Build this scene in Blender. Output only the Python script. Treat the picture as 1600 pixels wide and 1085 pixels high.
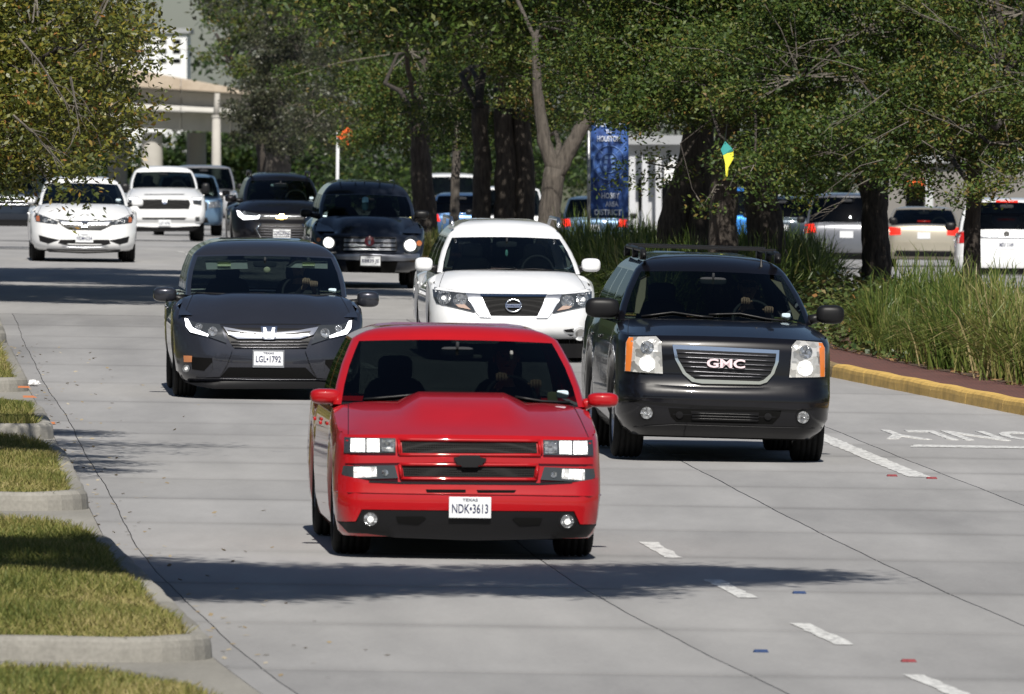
import bpy, bmesh, math, random
import numpy as np
from mathutils import Vector, Matrix, Euler
from mathutils.bvhtree import BVHTree

for o in list(bpy.data.objects):
    bpy.data.objects.remove(o, do_unlink=True)
SC = bpy.context.scene
COL = SC.collection
R = random.Random(7)
NR = np.random.default_rng(11)

# ------------------------------------------------------------------ camera, sky, sun, exposure
F = 19000.0            # focal length in photo pixels (1600 wide): a long telephoto
YH, CY, CAMZ = 230.0, 542.5, 3.75
PITCH = math.atan((CY - YH) / F)
cam = bpy.data.objects.new('camera', bpy.data.cameras.new('camera'))
COL.objects.link(cam)
cam.location = (0, 0, CAMZ)
cam.rotation_euler = (math.pi / 2 - PITCH, 0, 0)
cam.data.sensor_width = 36.0
cam.data.lens = F / 1600.0 * 36.0
cam.data.clip_start = 1.0
cam.data.clip_end = 6000.0
cam.data.dof.use_dof = True
cam.data.dof.focus_distance = 118.0
cam.data.dof.aperture_fstop = 13.0
SC.camera = cam

SUN_EL, SUN_AZ = math.radians(45), math.radians(4)     # azimuth measured from behind the camera towards image right
W = bpy.data.worlds.new('World'); SC.world = W; W.use_nodes = True
wn = W.node_tree
sky = wn.nodes.new('ShaderNodeTexSky'); sky.sky_type = 'NISHITA'; sky.sun_disc = False
sky.sun_elevation = SUN_EL
sdir = Vector((math.sin(SUN_AZ) * math.cos(SUN_EL), -math.cos(SUN_AZ) * math.cos(SUN_EL), math.sin(SUN_EL)))  # towards the sun
sky.sun_rotation = math.atan2(sdir.x, sdir.y)
sky.air_density = 0.9; sky.dust_density = 0.8; sky.ozone_density = 2.2
bg = wn.nodes['Background']; bg.inputs['Strength'].default_value = 0.05
wn.links.new(sky.outputs['Color'], bg.inputs['Color'])
sun = bpy.data.objects.new('sun', bpy.data.lights.new('sun', 'SUN')); COL.objects.link(sun)
sun.data.energy = 4.7; sun.data.angle = math.radians(0.53); sun.data.color = (1.0, 0.95, 0.87)
sun.rotation_euler = sdir.to_track_quat('Z', 'Y').to_euler()
sun.location = (0, -20, 60)
SC.view_settings.view_transform = 'Standard'; SC.view_settings.look = 'None'
SC.view_settings.gamma = 1.0; SC.view_settings.exposure = 0.25
SC.view_settings.use_curve_mapping = False
SC.render.engine = 'CYCLES'
SC.cycles.max_bounces = 8; SC.cycles.transparent_max_bounces = 16

# ------------------------------------------------------------------ place: road course and terrain
JD = [20, 50, 60, 69.9, 71.9, 78, 86.6, 102.4, 119.9, 138, 163.8, 209.7, 304, 420, 700, 1500]
JX = [6.6, 1.2, -.28, -1.32, -1.50, -2.0, -2.62, -3.47, -4.41, -5.42, -6.73, -9.1, -14.0, -19.8, -33, -70]
def J(D):
    return float(sum(np.interp(D + k, JD, JX) for k in (-4, -2, 0, 2, 4)) / 5)
ZD = [0, 190, 205, 225, 255, 304, 360, 560, 900, 1600]
ZZ = [0, 1.65, 1.76, 1.80, 1.70, 1.42, 1.38, .9, 0., -2]
def zr(D):
    return float(sum(np.interp(D + k, ZD, ZZ) for k in (-9, -6, -3, 0, 3, 6, 9)) / 7)
def zo(D):
    return float(np.interp(D, [0, 60, 150, 221, 297, 400, 600, 1600], [.2, .5, 1.0, 1.15, .85, .5, .1, -2]))
CROSS = 0.015
def smooth(t):
    t = min(1, max(0, t)); return t * t * (3 - 2 * t)
def gz(D, off):
    a = zr(D) - CROSS * (max(-4, min(off, 11)) - 2.3)
    k = smooth((off - 10.5) / 5.5)
    return a * (1 - k) + zo(D) * k
def RP(D, off, h=0.):
    return Vector((J(D) + off, D, gz(D, off) + h))
def ray(px, py):
    u = (px - 800) / F; v = (CY - py) / F
    d = Vector((u, math.cos(PITCH) + v * math.sin(PITCH), v * math.cos(PITCH) - math.sin(PITCH)))
    return d
def at(px, py, D):
    d = ray(px, py); return Vector((0, 0, CAMZ)) + d * (D / d.y)
def offs(px, D):
    return (px - 800) / F * D - J(D)

# ------------------------------------------------------------------ materials
MATS = {}
def mat(name, col, rough=.6, metal=0., coat=0., emit=None, estr=0., spec=.5, noise=0., nscale=6., bump=0., trans=0.):
    if name in MATS: return MATS[name]
    m = bpy.data.materials.new(name); m.use_nodes = True
    nt = m.node_tree; b = nt.nodes['Principled BSDF']
    b.inputs['Base Color'].default_value = (*col, 1)
    b.inputs['Roughness'].default_value = rough
    b.inputs['Metallic'].default_value = metal
    b.inputs['Coat Weight'].default_value = coat
    b.inputs['Coat Roughness'].default_value = .03
    b.inputs['Specular IOR Level'].default_value = spec
    if emit:
        b.inputs['Emission Color'].default_value = (*emit, 1); b.inputs['Emission Strength'].default_value = estr
    if noise or bump:
        tc = nt.nodes.new('ShaderNodeTexCoord'); nz = nt.nodes.new('ShaderNodeTexNoise')
        nz.inputs['Scale'].default_value = nscale; nz.inputs['Detail'].default_value = 6; nz.inputs['Roughness'].default_value = .65
        nt.links.new(tc.outputs['Object'], nz.inputs['Vector'])
        if noise:
            rp = nt.nodes.new('ShaderNodeMapRange')
            rp.inputs['From Min'].default_value = .3; rp.inputs['From Max'].default_value = .7
            rp.inputs['To Min'].default_value = 1 - noise; rp.inputs['To Max'].default_value = 1 + noise
            nt.links.new(nz.outputs['Fac'], rp.inputs['Value'])
            vm = nt.nodes.new('ShaderNodeVectorMath'); vm.operation = 'SCALE'
            vm.inputs[0].default_value = col
            nt.links.new(rp.outputs['Result'], vm.inputs['Scale'])
            nt.links.new(vm.outputs['Vector'], b.inputs['Base Color'])
        if bump:
            bp = nt.nodes.new('ShaderNodeBump'); bp.inputs['Strength'].default_value = bump; bp.inputs['Distance'].default_value = .02
            nt.links.new(nz.outputs['Fac'], bp.inputs['Height']); nt.links.new(bp.outputs['Normal'], b.inputs['Normal'])
    MATS[name] = m
    return m
def paint(name, col, metal=0., rough=.32, coat=1.):
    return mat('paint_' + name, col, rough, metal, coat, noise=.06, nscale=3., spec=.15)
def glass(name, tint=.35, col=(.72, .85, .82)):
    if name in MATS: return MATS[name]
    m = bpy.data.materials.new(name); m.use_nodes = True
    nt = m.node_tree; nt.nodes.clear()
    out = nt.nodes.new('ShaderNodeOutputMaterial'); mx = nt.nodes.new('ShaderNodeMixShader')
    tr = nt.nodes.new('ShaderNodeBsdfTransparent'); gl = nt.nodes.new('ShaderNodeBsdfGlossy'); fr = nt.nodes.new('ShaderNodeFresnel')
    tr.inputs['Color'].default_value = (*[tint * c for c in col], 1)
    gl.inputs['Roughness'].default_value = .02; gl.inputs['Color'].default_value = (.9, .95, 1, 1) if tint > .2 else (.45, .5, .55, 1)  # strong tints also dim the reflection colour, against pale sky in side windows
    fr.inputs['IOR'].default_value = 1.35
    nt.links.new(fr.outputs[0], mx.inputs[0]); nt.links.new(tr.outputs[0], mx.inputs[1]); nt.links.new(gl.outputs[0], mx.inputs[2])
    nt.links.new(mx.outputs[0], out.inputs['Surface'])
    MATS[name] = m
    return m
def N(nt, t, **kw):
    n = nt.nodes.new(t)
    for k, v in kw.items(): setattr(n, k, v)
    return n
def concrete(name, base, dark, streak=True, island=False):
    m = bpy.data.materials.new(name); m.use_nodes = True; nt = m.node_tree; b = nt.nodes['Principled BSDF']
    L = nt.links.new
    geo = N(nt, 'ShaderNodeNewGeometry')
    mp = N(nt, 'ShaderNodeMapping'); mp.inputs['Scale'].default_value = (1.2, .16, 1)
    L(geo.outputs['Position'], mp.inputs['Vector'])
    n1 = N(nt, 'ShaderNodeTexNoise'); n1.inputs['Scale'].default_value = .9; n1.inputs['Detail'].default_value = 9; n1.inputs['Roughness'].default_value = .68
    n2 = N(nt, 'ShaderNodeTexNoise'); n2.inputs['Scale'].default_value = 38; n2.inputs['Detail'].default_value = 4
    n3 = N(nt, 'ShaderNodeTexNoise'); n3.inputs['Scale'].default_value = .12; n3.inputs['Detail'].default_value = 3
    L(mp.outputs[0], n1.inputs['Vector']); L(geo.outputs['Position'], n2.inputs['Vector']); L(geo.outputs['Position'], n3.inputs['Vector'])
    oi = N(nt, 'ShaderNodeObjectInfo')
    a = N(nt, 'ShaderNodeMath', operation='MULTIPLY_ADD'); a.inputs[1].default_value = .6
    L(n1.outputs['Fac'], a.inputs[0]); 
    c = N(nt, 'ShaderNodeMath', operation='MULTIPLY'); c.inputs[1].default_value = .25; L(n2.outputs['Fac'], c.inputs[0]); L(c.outputs[0], a.inputs[2])
    d = N(nt, 'ShaderNodeMath', operation='MULTIPLY_ADD'); d.inputs[1].default_value = .35; L(n3.outputs['Fac'], d.inputs[0]); L(a.outputs[0], d.inputs[2])
    e = N(nt, 'ShaderNodeMath', operation='MULTIPLY_ADD'); e.inputs[1].default_value = .16; L(oi.outputs['Random'], e.inputs[0]); L(d.outputs[0], e.inputs[2])
    cr = N(nt, 'ShaderNodeValToRGB'); cr.color_ramp.elements[0].position = .42; cr.color_ramp.elements[1].position = .86
    cr.color_ramp.elements[0].color = (*dark, 1); cr.color_ramp.elements[1].color = (*base, 1)
    sa = N(nt, 'ShaderNodeAttribute'); sa.attribute_name = 'stain'
    sm = N(nt, 'ShaderNodeMath', operation='MULTIPLY'); L(sa.outputs['Fac'], sm.inputs[0]); L(n1.outputs['Fac'], sm.inputs[1])
    se = N(nt, 'ShaderNodeMath', operation='MULTIPLY_ADD'); se.inputs[1].default_value = -.38; L(sm.outputs[0], se.inputs[0]); L(e.outputs[0], se.inputs[2])
    L(se.outputs[0], cr.inputs[0]); L(cr.outputs[0], b.inputs['Base Color'])
    b.inputs['Roughness'].default_value = .85; b.inputs['Specular IOR Level'].default_value = .25
    bp = N(nt, 'ShaderNodeBump'); bp.inputs['Strength'].default_value = .25; bp.inputs['Distance'].default_value = .01
    L(n2.outputs['Fac'], bp.inputs['Height']); L(bp.outputs[0], b.inputs['Normal'])
    MATS[name] = m
    return m
def leafmat(name, cols, rough=.42, spec=.5, trans=.25):
    """cols: list of colours picked per leaf by the 'tone' attribute"""
    m = bpy.data.materials.new(name); m.use_nodes = True; nt = m.node_tree; b = nt.nodes['Principled BSDF']; L = nt.links.new
    at_ = N(nt, 'ShaderNodeAttribute'); at_.attribute_name = 'tone'
    cr = N(nt, 'ShaderNodeValToRGB')
    els = cr.color_ramp.elements
    while len(els) < len(cols): els.new(.5)
    for i, cc in enumerate(cols):
        els[i].position = i / (len(cols) - 1); els[i].color = (*cc, 1)
    L(at_.outputs['Fac'], cr.inputs[0]); L(cr.outputs[0], b.inputs['Base Color'])
    b.inputs['Roughness'].default_value = rough; b.inputs['Specular IOR Level'].default_value = spec
    tl = N(nt, 'ShaderNodeBsdfTranslucent'); mx = N(nt, 'ShaderNodeMixShader'); mx.inputs[0].default_value = trans
    L(cr.outputs[0], tl.inputs['Color'])
    L(b.outputs[0], mx.inputs[1]); L(tl.outputs[0], mx.inputs[2]); L(mx.outputs[0], nt.nodes['Material Output'].inputs['Surface'])
    return m

# ------------------------------------------------------------------ mesh helpers
def obj(name, me, parent=None, material=None, **props):
    o = bpy.data.objects.new(name, me); COL.objects.link(o)
    if parent is not None: o.parent = parent
    if material is not None and me is not None:
        if not me.materials: me.materials.append(material)
    for k, v in props.items(): o[k] = v
    return o
def thing(name, label, cat, loc=(0, 0, 0), rot=(0, 0, 0), group=None):
    o = bpy.data.objects.new(name, None); COL.objects.link(o); o.empty_display_size = .2
    o.location = loc; o.rotation_euler = rot; o['label'] = label; o['category'] = cat
    if group: o['group'] = group
    return o
def mesh(verts, faces, smooth_=False):
    me = bpy.data.meshes.new('m'); me.from_pydata([tuple(v) for v in verts], [], [tuple(f) for f in faces])
    if smooth_: me.polygons.foreach_set('use_smooth', [True] * len(me.polygons))
    me.update(); return me
class MB:
    def __init__(s): s.v = []; s.f = []
    def box(s, x0, x1, y0, y1, z0, z1):
        n = len(s.v)
        s.v += [(x0, y0, z0), (x1, y0, z0), (x1, y1, z0), (x0, y1, z0), (x0, y0, z1), (x1, y0, z1), (x1, y1, z1), (x0, y1, z1)]
        s.f += [(n, n + 3, n + 2, n + 1), (n + 4, n + 5, n + 6, n + 7), (n, n + 1, n + 5, n + 4), (n + 1, n + 2, n + 6, n + 5), (n + 2, n + 3, n + 7, n + 6), (n + 3, n, n + 4, n + 7)]
        return s
    def tube(s, pts, rad, n=6, cap=True):
        pts = [Vector(p) for p in pts]
        if not hasattr(rad, '__len__'): rad = [rad] * len(pts)
        base = len(s.v); up = Vector((0, 0, 1)); prev = None
        for i, p in enumerate(pts):
            d = (pts[min(i + 1, len(pts) - 1)] - pts[max(i - 1, 0)])
            if d.length < 1e-9: d = Vector((0, 0, 1))
            d.normalize()
            a = prev if prev is not None else (Vector((1, 0, 0)) if abs(d.x) < .9 else Vector((0, 1, 0)))
            a = a - d * a.dot(d)
            if a.length < 1e-6: a = d.orthogonal()
            a.normalize(); b = d.cross(a); prev = a
            for k in range(n):
                t = 2 * math.pi * k / n
                s.v.append(tuple(p + (a * math.cos(t) + b * math.sin(t)) * rad[i]))
        for i in range(len(pts) - 1):
            for k in range(n):
                q = base + i * n
                s.f.append((q + k, q + (k + 1) % n, q + n + (k + 1) % n, q + n + k))
        if cap:
            s.f.append(tuple(base + k for k in range(n))[::-1]); q = base + (len(pts) - 1) * n
            s.f.append(tuple(q + k for k in range(n)))
        return s
    def grid(s, rows, close=False):
        n = len(s.v); w = len(rows[0])
        for r in rows: s.v += [tuple(p) for p in r]
        for i in range(len(rows) - 1):
            for k in range(w if close else w - 1):
                s.f.append((n + i * w + k, n + i * w + (k + 1) % w, n + (i + 1) * w + (k + 1) % w, n + (i + 1) * w + k))
        return s
    def lathe(s, prof, n=24, axis='x'):
        """prof: (offset along the axis, radius)"""
        rows = []
        for a, r in prof:
            row = []
            for k in range(n):
                t = 2 * math.pi * k / n; c, q = r * math.cos(t), r * math.sin(t)
                row.append((a, c, q) if axis == 'x' else ((c, a, q) if axis == 'y' else (c, q, a)))
            rows.append(row)
        return s.grid(rows, True)
    def prism(s, poly, y0, y1):
        n = len(s.v); m = len(poly)
        s.v += [(x, y0, z) for x, z in poly] + [(x, y1, z) for x, z in poly]
        s.f.append(tuple(range(n, n + m))); s.f.append(tuple(range(n + m, n + 2 * m))[::-1])
        for k in range(m): s.f.append((n + k, n + m + k, n + m + (k + 1) % m, n + (k + 1) % m))
        return s
    def ellipsoid(s, c, r, p=2., nu=16, nv=10):
        rows = []
        sg = lambda v, e: math.copysign(abs(v) ** e, v)
        e = 2. / p
        for i in range(nv + 1):
            ph = -math.pi / 2 + math.pi * i / nv
            rows.append([(c[0] + r[0] * sg(math.cos(ph), e) * sg(math.cos(t), e), c[1] + r[1] * sg(math.cos(ph), e) * sg(math.sin(t), e), c[2] + r[2] * sg(math.sin(ph), e))
                         for t in [2 * math.pi * k / nu for k in range(nu)]])
        return s.grid(rows, True)
    def me(s, sm=False): return mesh(s.v, s.f, sm)
    def build(s, name, material, parent=None, sm=False, **props):
        return obj(name, s.me(sm), parent, material, **props)
def bevel(o, w=.01, seg=2):
    b = o.modifiers.new('bevel', 'BEVEL'); b.width = w; b.segments = seg; b.limit_method = 'ANGLE'; b.angle_limit = .6
    return o
def text_mesh(txt, size=1., extrude=.0, bold=0.):
    cu = bpy.data.curves.new('t', 'FONT'); cu.body = txt; cu.size = size; cu.extrude = extrude; cu.align_x = 'CENTER'; cu.align_y = 'CENTER'; cu.offset = bold
    cu.resolution_u = 3
    o = bpy.data.objects.new('t', cu); COL.objects.link(o)
    bpy.context.view_layer.update()
    me = bpy.data.meshes.new_from_object(o.evaluated_get(bpy.context.evaluated_depsgraph_get()))
    bpy.data.objects.remove(o, do_unlink=True); me.materials.clear()
    return me
def fit_text(txt, w, h, extrude=.001, bold=0., face=-1):
    """text facing -Y, centred, scaled to w x h metres"""
    me = text_mesh(txt, 1., 0.02, bold)
    n = len(me.vertices); co = np.empty(n * 3); me.vertices.foreach_get('co', co); co = co.reshape(-1, 3)
    mn, mx = co.min(0), co.max(0); c = (mn + mx) / 2; sz = mx - mn
    out = np.empty_like(co)
    out[:, 0] = (co[:, 0] - c[0]) / sz[0] * w; out[:, 2] = (co[:, 1] - c[1]) / sz[1] * h
    out[:, 1] = -(co[:, 2] - c[2]) / max(sz[2], 1e-6) * extrude
    if face > 0: out[:, 0] *= -1; out[:, 1] *= -1
    me.vertices.foreach_set('co', out.ravel()); me.update()
    return me
def quads_mesh(V, tone=None):
    """V: (n,4,3) float array -> mesh of quads, 'tone' attribute per vertex"""
    n = V.shape[0]; me = bpy.data.meshes.new('q')
    me.vertices.add(n * 4); me.vertices.foreach_set('co', V.reshape(-1).astype(np.float32))
    me.loops.add(n * 4); me.loops.foreach_set('vertex_index', np.arange(n * 4, dtype=np.int32))
    me.polygons.add(n); me.polygons.foreach_set('loop_start', np.arange(0, n * 4, 4, dtype=np.int32))
    me.polygons.foreach_set('loop_total', np.full(n, 4, dtype=np.int32))
    if tone is not None:
        a = me.attributes.new('tone', 'FLOAT', 'POINT'); a.data.foreach_set('value', np.repeat(tone, 4).astype(np.float32))
    me.update(calc_edges=True); return me
def leaf_quads(C, L, Wd, up=.35, rng=NR):
    """leaf-sized rhombs at centres C"""
    n = len(C)
    d = rng.normal(size=(n, 3)); d /= np.linalg.norm(d, axis=1)[:, None]
    nrm = rng.normal(size=(n, 3)); nrm[:, 2] = np.abs(nrm[:, 2]) + up; nrm /= np.linalg.norm(nrm, axis=1)[:, None]
    b = np.cross(nrm, d); b /= np.linalg.norm(b, axis=1)[:, None] + 1e-9
    d = np.cross(b, nrm)
    sl = (L * rng.uniform(.65, 1.25, n))[:, None]; sw = (Wd * rng.uniform(.7, 1.2, n))[:, None]
    V = np.empty((n, 4, 3))
    V[:, 0] = C - d * sl * .5; V[:, 1] = C + b * sw * .5 + d * sl * .05 - nrm * sl * .05; V[:, 2] = C + d * sl * .5; V[:, 3] = C - b * sw * .5 + d * sl * .05 + nrm * sl * .05
    return V
# ------------------------------------------------------------------ setting: ground, road, kerbs, verges, median
CONC = concrete('road_concrete', (.385, .38, .376), (.215, .213, .213))
CONCK = concrete('kerb_concrete', (.36, .345, .31), (.13, .125, .11))
JOINT = mat('joint_sealant', (.10, .098, .095), .9)
YELK = mat('yellow_kerb_paint', (.62, .40, .11), .7, noise=.28, nscale=5, bump=.3)
YELD = mat('worn_kerb_paint', (.25, .18, .09), .8, noise=.5, nscale=9, bump=.4)
MULCH = mat('mulch', (.10, .065, .045), .95, noise=.5, nscale=14, bump=.8)
def linepaint():
    m = mat('road_paint_white', (.66, .66, .64), .65); nt = m.node_tree; b = nt.nodes['Principled BSDF']
    g = N(nt, 'ShaderNodeNewGeometry'); mp = N(nt, 'ShaderNodeMapping'); mp.inputs['Scale'].default_value = (9, 2.2, 1); nt.links.new(g.outputs['Position'], mp.inputs[0])
    n = N(nt, 'ShaderNodeTexNoise'); n.inputs['Scale'].default_value = 2.; n.inputs['Detail'].default_value = 8; n.inputs['Roughness'].default_value = .75; nt.links.new(mp.outputs[0], n.inputs['Vector'])
    cr = N(nt, 'ShaderNodeValToRGB'); cr.color_ramp.elements[0].position = .36; cr.color_ramp.elements[1].position = .56; cr.color_ramp.elements[0].color = (.34, .335, .33, 1); cr.color_ramp.elements[1].color = (.68, .68, .66, 1)
    nt.links.new(n.outputs['Fac'], cr.inputs[0]); nt.links.new(cr.outputs[0], b.inputs['Base Color']); return m
LINE = linepaint()
SOIL = mat('lawn_soil', (.10, .085, .045), .95, noise=.4, nscale=5)
def bricks():
    m = bpy.data.materials.new('brick_paving'); m.use_nodes = True; nt = m.node_tree; b = nt.nodes['Principled BSDF']
    g = N(nt, 'ShaderNodeNewGeometry'); t = N(nt, 'ShaderNodeTexBrick'); t.inputs['Scale'].default_value = 5
    t.inputs['Color1'].default_value = (.17, .065, .05, 1); t.inputs['Color2'].default_value = (.11, .05, .042, 1); t.inputs['Mortar'].default_value = (.05, .035, .03, 1)
    nt.links.new(g.outputs['Position'], t.inputs['Vector']); nt.links.new(t.outputs['Color'], b.inputs['Base Color']); b.inputs['Roughness'].default_value = .9
    return m
BRICK = bricks()
GRD = mat('far_ground', (.09, .095, .05), .95, noise=.4, nscale=.2)

Ds = [15 + 5 * i for i in range(60)] + [320 + 20 * i for i in range(20)] + [760, 900, 1100, 1400, 1900, 2600, 3600]
rows = []
for D in Ds:
    rows.append([RP(min(D, 1500), o, -.09) + Vector((0, D - min(D, 1500), 0)) for o in (-900, -300, -100, -40, -20, -10, -4, 0, 4, 8, 11, 13, 14.5, 16, 20, 30, 60, 150, 400, 900)])
MB().grid(rows).build('ground', GRD, None, True, kind='structure')

def kerbR(D): return float(np.interp(D, [20, 60, 105, 125.7, 139.7, 160, 205, 275, 600], [13, 12.2, 11.4, 10.0, 9.14, 8.3, 7.75, 7.7, 9]))
KL = -.2
# road bed with joint filler, slabs on top
rows = [[RP(D, o, -.014) for o in (-14, -6, KL - .2, 2, 4, 6, 8, 10, 12.4)] for D in [15 + 3 * i for i in range(90)]]
road = MB().grid(rows).build('road', JOINT, None, True, kind='structure')
TJ = [52, 58, 64.5, 72, 77.8, 83.5, 89, 94, 99, 103.7, 107.8, 111.9, 115.5, 119, 125.8, 132.7, 140, 147.5, 153.5, 159.4, 166]
LJ = [-.2, .02, 2.9, 5.4, 7.57, 12.4]
rj = random.Random(3)
def stain(D, off):
    """rubber and oil left along the wheel paths and the gutter"""
    t = 0
    for lc, kk in ((2.0, 1.), (5.6, 1.), (9.2, .6)):
        for w_ in (-.85, .85): t += .55 * kk * math.exp(-((off - lc - w_) / .28) ** 2)
        t += .45 * kk * math.exp(-((off - lc) / .3) ** 2)
    t += .5 * math.exp(-((off + .2) / .45) ** 2)
    t += .9 * max(math.exp(-((D - j_) / .3) ** 2) for j_ in TJ)
    return t * (.75 + .25 * math.sin(D * .4 + off))
wob = {}
def wobble(i, D):
    if i in (0, len(LJ) - 1): return 0
    return .010 * math.sin(D * .31 + i * 2) + .0045 * math.sin(D * 1.3 + i) + .002 * math.sin(D * 4.3 + 3 * i)
for a in range(len(TJ) - 1):
    d0, d1 = TJ[a] + .03, TJ[a + 1] - .03
    n = max(8, int((d1 - d0) / .35))
    for b in range(len(LJ) - 1):
        top = []; NK = 2 if b == 0 else 12
        g = .0065 if b > 1 else .0042
        for i in range(n + 1):
            D = d0 + (d1 - d0) * i / n
            o0 = LJ[b] + wobble(b, D) + g; o1 = LJ[b + 1] + wobble(b + 1, D) - g
            top.append([RP(D, o0 + (o1 - o0) * k / NK, 0) for k in range(NK + 1)])
        m_ = MB().grid(top)
        c0 = RP((d0 + d1) / 2, (LJ[b] + LJ[b + 1]) / 2)
        for p, q in ((0, 1),):
            e = [r_[0] for r_ in top]; m_.grid([e, [v - Vector((0, 0, .013)) for v in e]]); e = [r_[-1] for r_ in top]; m_.grid([[v - Vector((0, 0, .013)) for v in e], e])
        m_.grid([[v - Vector((0, 0, .013)) for v in top[0]], top[0]])
        ob = m_.build('concrete_slab', CONC, road)
        at_ = ob.data.attributes.new('stain', 'FLOAT', 'POINT'); at_.data.foreach_set('value', [stain(v_.co.y, v_.co.x - J(v_.co.y)) for v_ in ob.data.vertices])
rows = [[RP(D, o, 0) for o in (-14, -4, 0, 2, 4, 6, 7.75, 9, 11, 13.5, 16)] for D in [166.03 + 4 * i for i in range(30)] + [290 + 20 * i for i in range(40)]]
MB().grid(rows).build('road_surface', CONC, road, True)
rows = [[RP(D, o, 0) for o in (-14, -8, -6, -3, -1, KL)] for D in [50 + 2 * i for i in range(58)]]
MB().grid(rows).build('driveway_apron', CONCK, None, True, kind='structure')
# carriageway beyond the median
def inner(D): return float(np.interp(D, [60, 150, 220, 330, 450], [19, 16.5, 15.5, 12.5, 12]))
rows = [[RP(D, inner(D) + o, .0) + Vector((0, 0, .01)) for o in (0, 2, 4, 8, 12, 18)] for D in [60 + 8 * i for i in range(90)]]
MB().grid(rows).build('far_carriageway', CONC, None, True, kind='structure')

def sweep(name, path, w, h, m, parent, gap=.006, seclen=3., inside=1, mats=None):
    """kerb of height h swept along path [(D, off)], the road on the right-hand side of travel; cut into sections"""
    pts = [RP(D, o) for D, o in path]
    # resample
    fine = [pts[0]]; 
    for i in range(len(pts) - 1):
        L = (pts[i + 1] - pts[i]).length; n = max(1, int(L / .25))
        for j in range(1, n + 1): fine.append(pts[i].lerp(pts[i + 1], j / n))
    sec = []; acc = 0; cur = [fine[0]]; secs = []
    for i in range(1, len(fine)):
        cur.append(fine[i]); acc += (fine[i] - fine[i - 1]).length
        if acc >= seclen: secs.append(cur); cur = [fine[i]]; acc = 0
    if len(cur) > 1: secs.append(cur)
    prof = [(0, -.08), (.012, h * .55), (.02, h - .03), (.045, h - .006), (.075, h), (w - .02, h), (w, h - .015), (w, -.05)]
    for si, cpts in enumerate(secs):
        rws = []
        for i, p in enumerate(cpts):
            t = (cpts[min(i + 1, len(cpts) - 1)] - cpts[max(i - 1, 0)]); t.z = 0; t.normalize(); nrm = Vector((-t.y, t.x, 0)) * inside
            q = p + (t * gap if i == 0 else (-t * gap if i == len(cpts) - 1 else Vector()))
            jz = .004 * math.sin(p.y * 3 + p.x * 5)
            rws.append([q + nrm * (a + .004 * math.sin(p.y * 4 + a * 30)) + Vector((0, 0, b + (jz if b > .05 else 0))) for a, b in prof])
        mb = MB().grid(rws); n0 = len(mb.v)
        mb.v += [tuple(v) for v in rws[0]] + [tuple(v) for v in rws[-1]]; k = len(prof)
        mb.f += [tuple(range(n0, n0 + k)), tuple(range(n0 + k, n0 + 2 * k))[::-1]]
        mm = mats[si % len(mats)] if mats else m
        mb.build('kerb_section', mm, parent)

GRASSM = leafmat('lawn_grass_blades', [(.10, .13, .03), (.19, .20, .05), (.32, .28, .10), (.46, .38, .19)], .6, .3, .3)
def lawn(d0, d1, olim=-9., dens=900, r=.75, rf=3.2, inn=KL):
    emp = bpy.data.objects.new('verge_kerb', None); COL.objects.link(emp); emp['kind'] = 'structure'
    path = [(d1, olim)]
    for i in range(9):
        a = math.pi / 2 * i / 8; path.append((d1 - rf + rf * math.cos(a), inn - r + r * math.sin(a)))
    for i in range(9):
        a = math.pi / 2 * i / 8; path.append((d0 + r - r * math.sin(a), inn - r + r * math.cos(a)))
    path.append((d0, olim))
    sweep('verge_kerb', path, .17, .15, CONCK, emp, inside=-1)
    # soil bed
    rws = []
    for i in range(13):
        D = d0 + .16 + (d1 - d0 - .32) * i / 12
        e = min(D - d0 - .16, (d1 - .16 - D) * r / rf); x = 0
        if e < r - .16: x = (r - .16) - math.sqrt(max(0, (r - .16) ** 2 - (r - .16 - e) ** 2))
        rws.append([RP(D, o, .12 + .02 * math.sin(D + o)) for o in (olim, olim * .7, olim * .45, -1.8, -1., inn - .17 - x)])
    bed = MB().grid(rws).build('lawn', SOIL, None, True, kind='structure')
    n = int((d1 - d0) * 4.2 * dens)
    D = NR.uniform(d0 + .12, d1 - .12, n); o = inn - .18 - NR.uniform(0, 1, n) ** 1.3 * 4.2
    e = np.minimum(D - d0, (d1 - D) * r / rf); keep = ~((e < r) & (o > inn - .16 - (r - np.sqrt(np.maximum(0, r * r - (r - e) ** 2)))))
    D, o = D[keep], o[keep]; n = len(D)
    Jx = np.interp(D, np.linspace(40, 230, 400), [J(x) for x in np.linspace(40, 230, 400)]); Zx = np.interp(D, np.linspace(40, 230, 400), [zr(x) for x in np.linspace(40, 230, 400)])
    B = np.stack([Jx + o, D, Zx - CROSS * (np.maximum(o, -4) - 2.3) + .115], 1)
    ang = NR.uniform(0, 2 * np.pi, n); lean = NR.normal(0, .045, (n, 2)); hgt = NR.uniform(.035, .085, n) * (1 + .5 * np.sin(D * 1.3 + o * 2.1) * .6)
    wd = NR.uniform(.004, .009, n); side = np.stack([np.cos(ang), np.sin(ang), np.zeros(n)], 1) * wd[:, None]
    tip = B + np.concatenate([lean, hgt[:, None]], 1)
    V = np.stack([B - side, B + side, tip + side * .25, tip - side * .25], 1)
    patch_ = .5 + .5 * np.sin(D * .9 + 1.7 * np.sin(o * 2.3)) * np.cos(o * 1.9 + .7 * D)
    tone = np.clip(.16 + .5 * patch_ + NR.normal(0, .2, n), 0, 1)
    obj('lawn_grass', quads_mesh(V, tone), None, GRASSM, kind='stuff', label='short green and straw lawn grass on the verge', category='grass')
lawn(50, 69.3, dens=1300, inn=-.62); lawn(72.5, 90.2, dens=1500); lawn(95.9, 109.4, dens=1400); lawn(113, 121.8, dens=1100); lawn(128.4, 145.4, dens=700); lawn(149, 178, dens=350)

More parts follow.
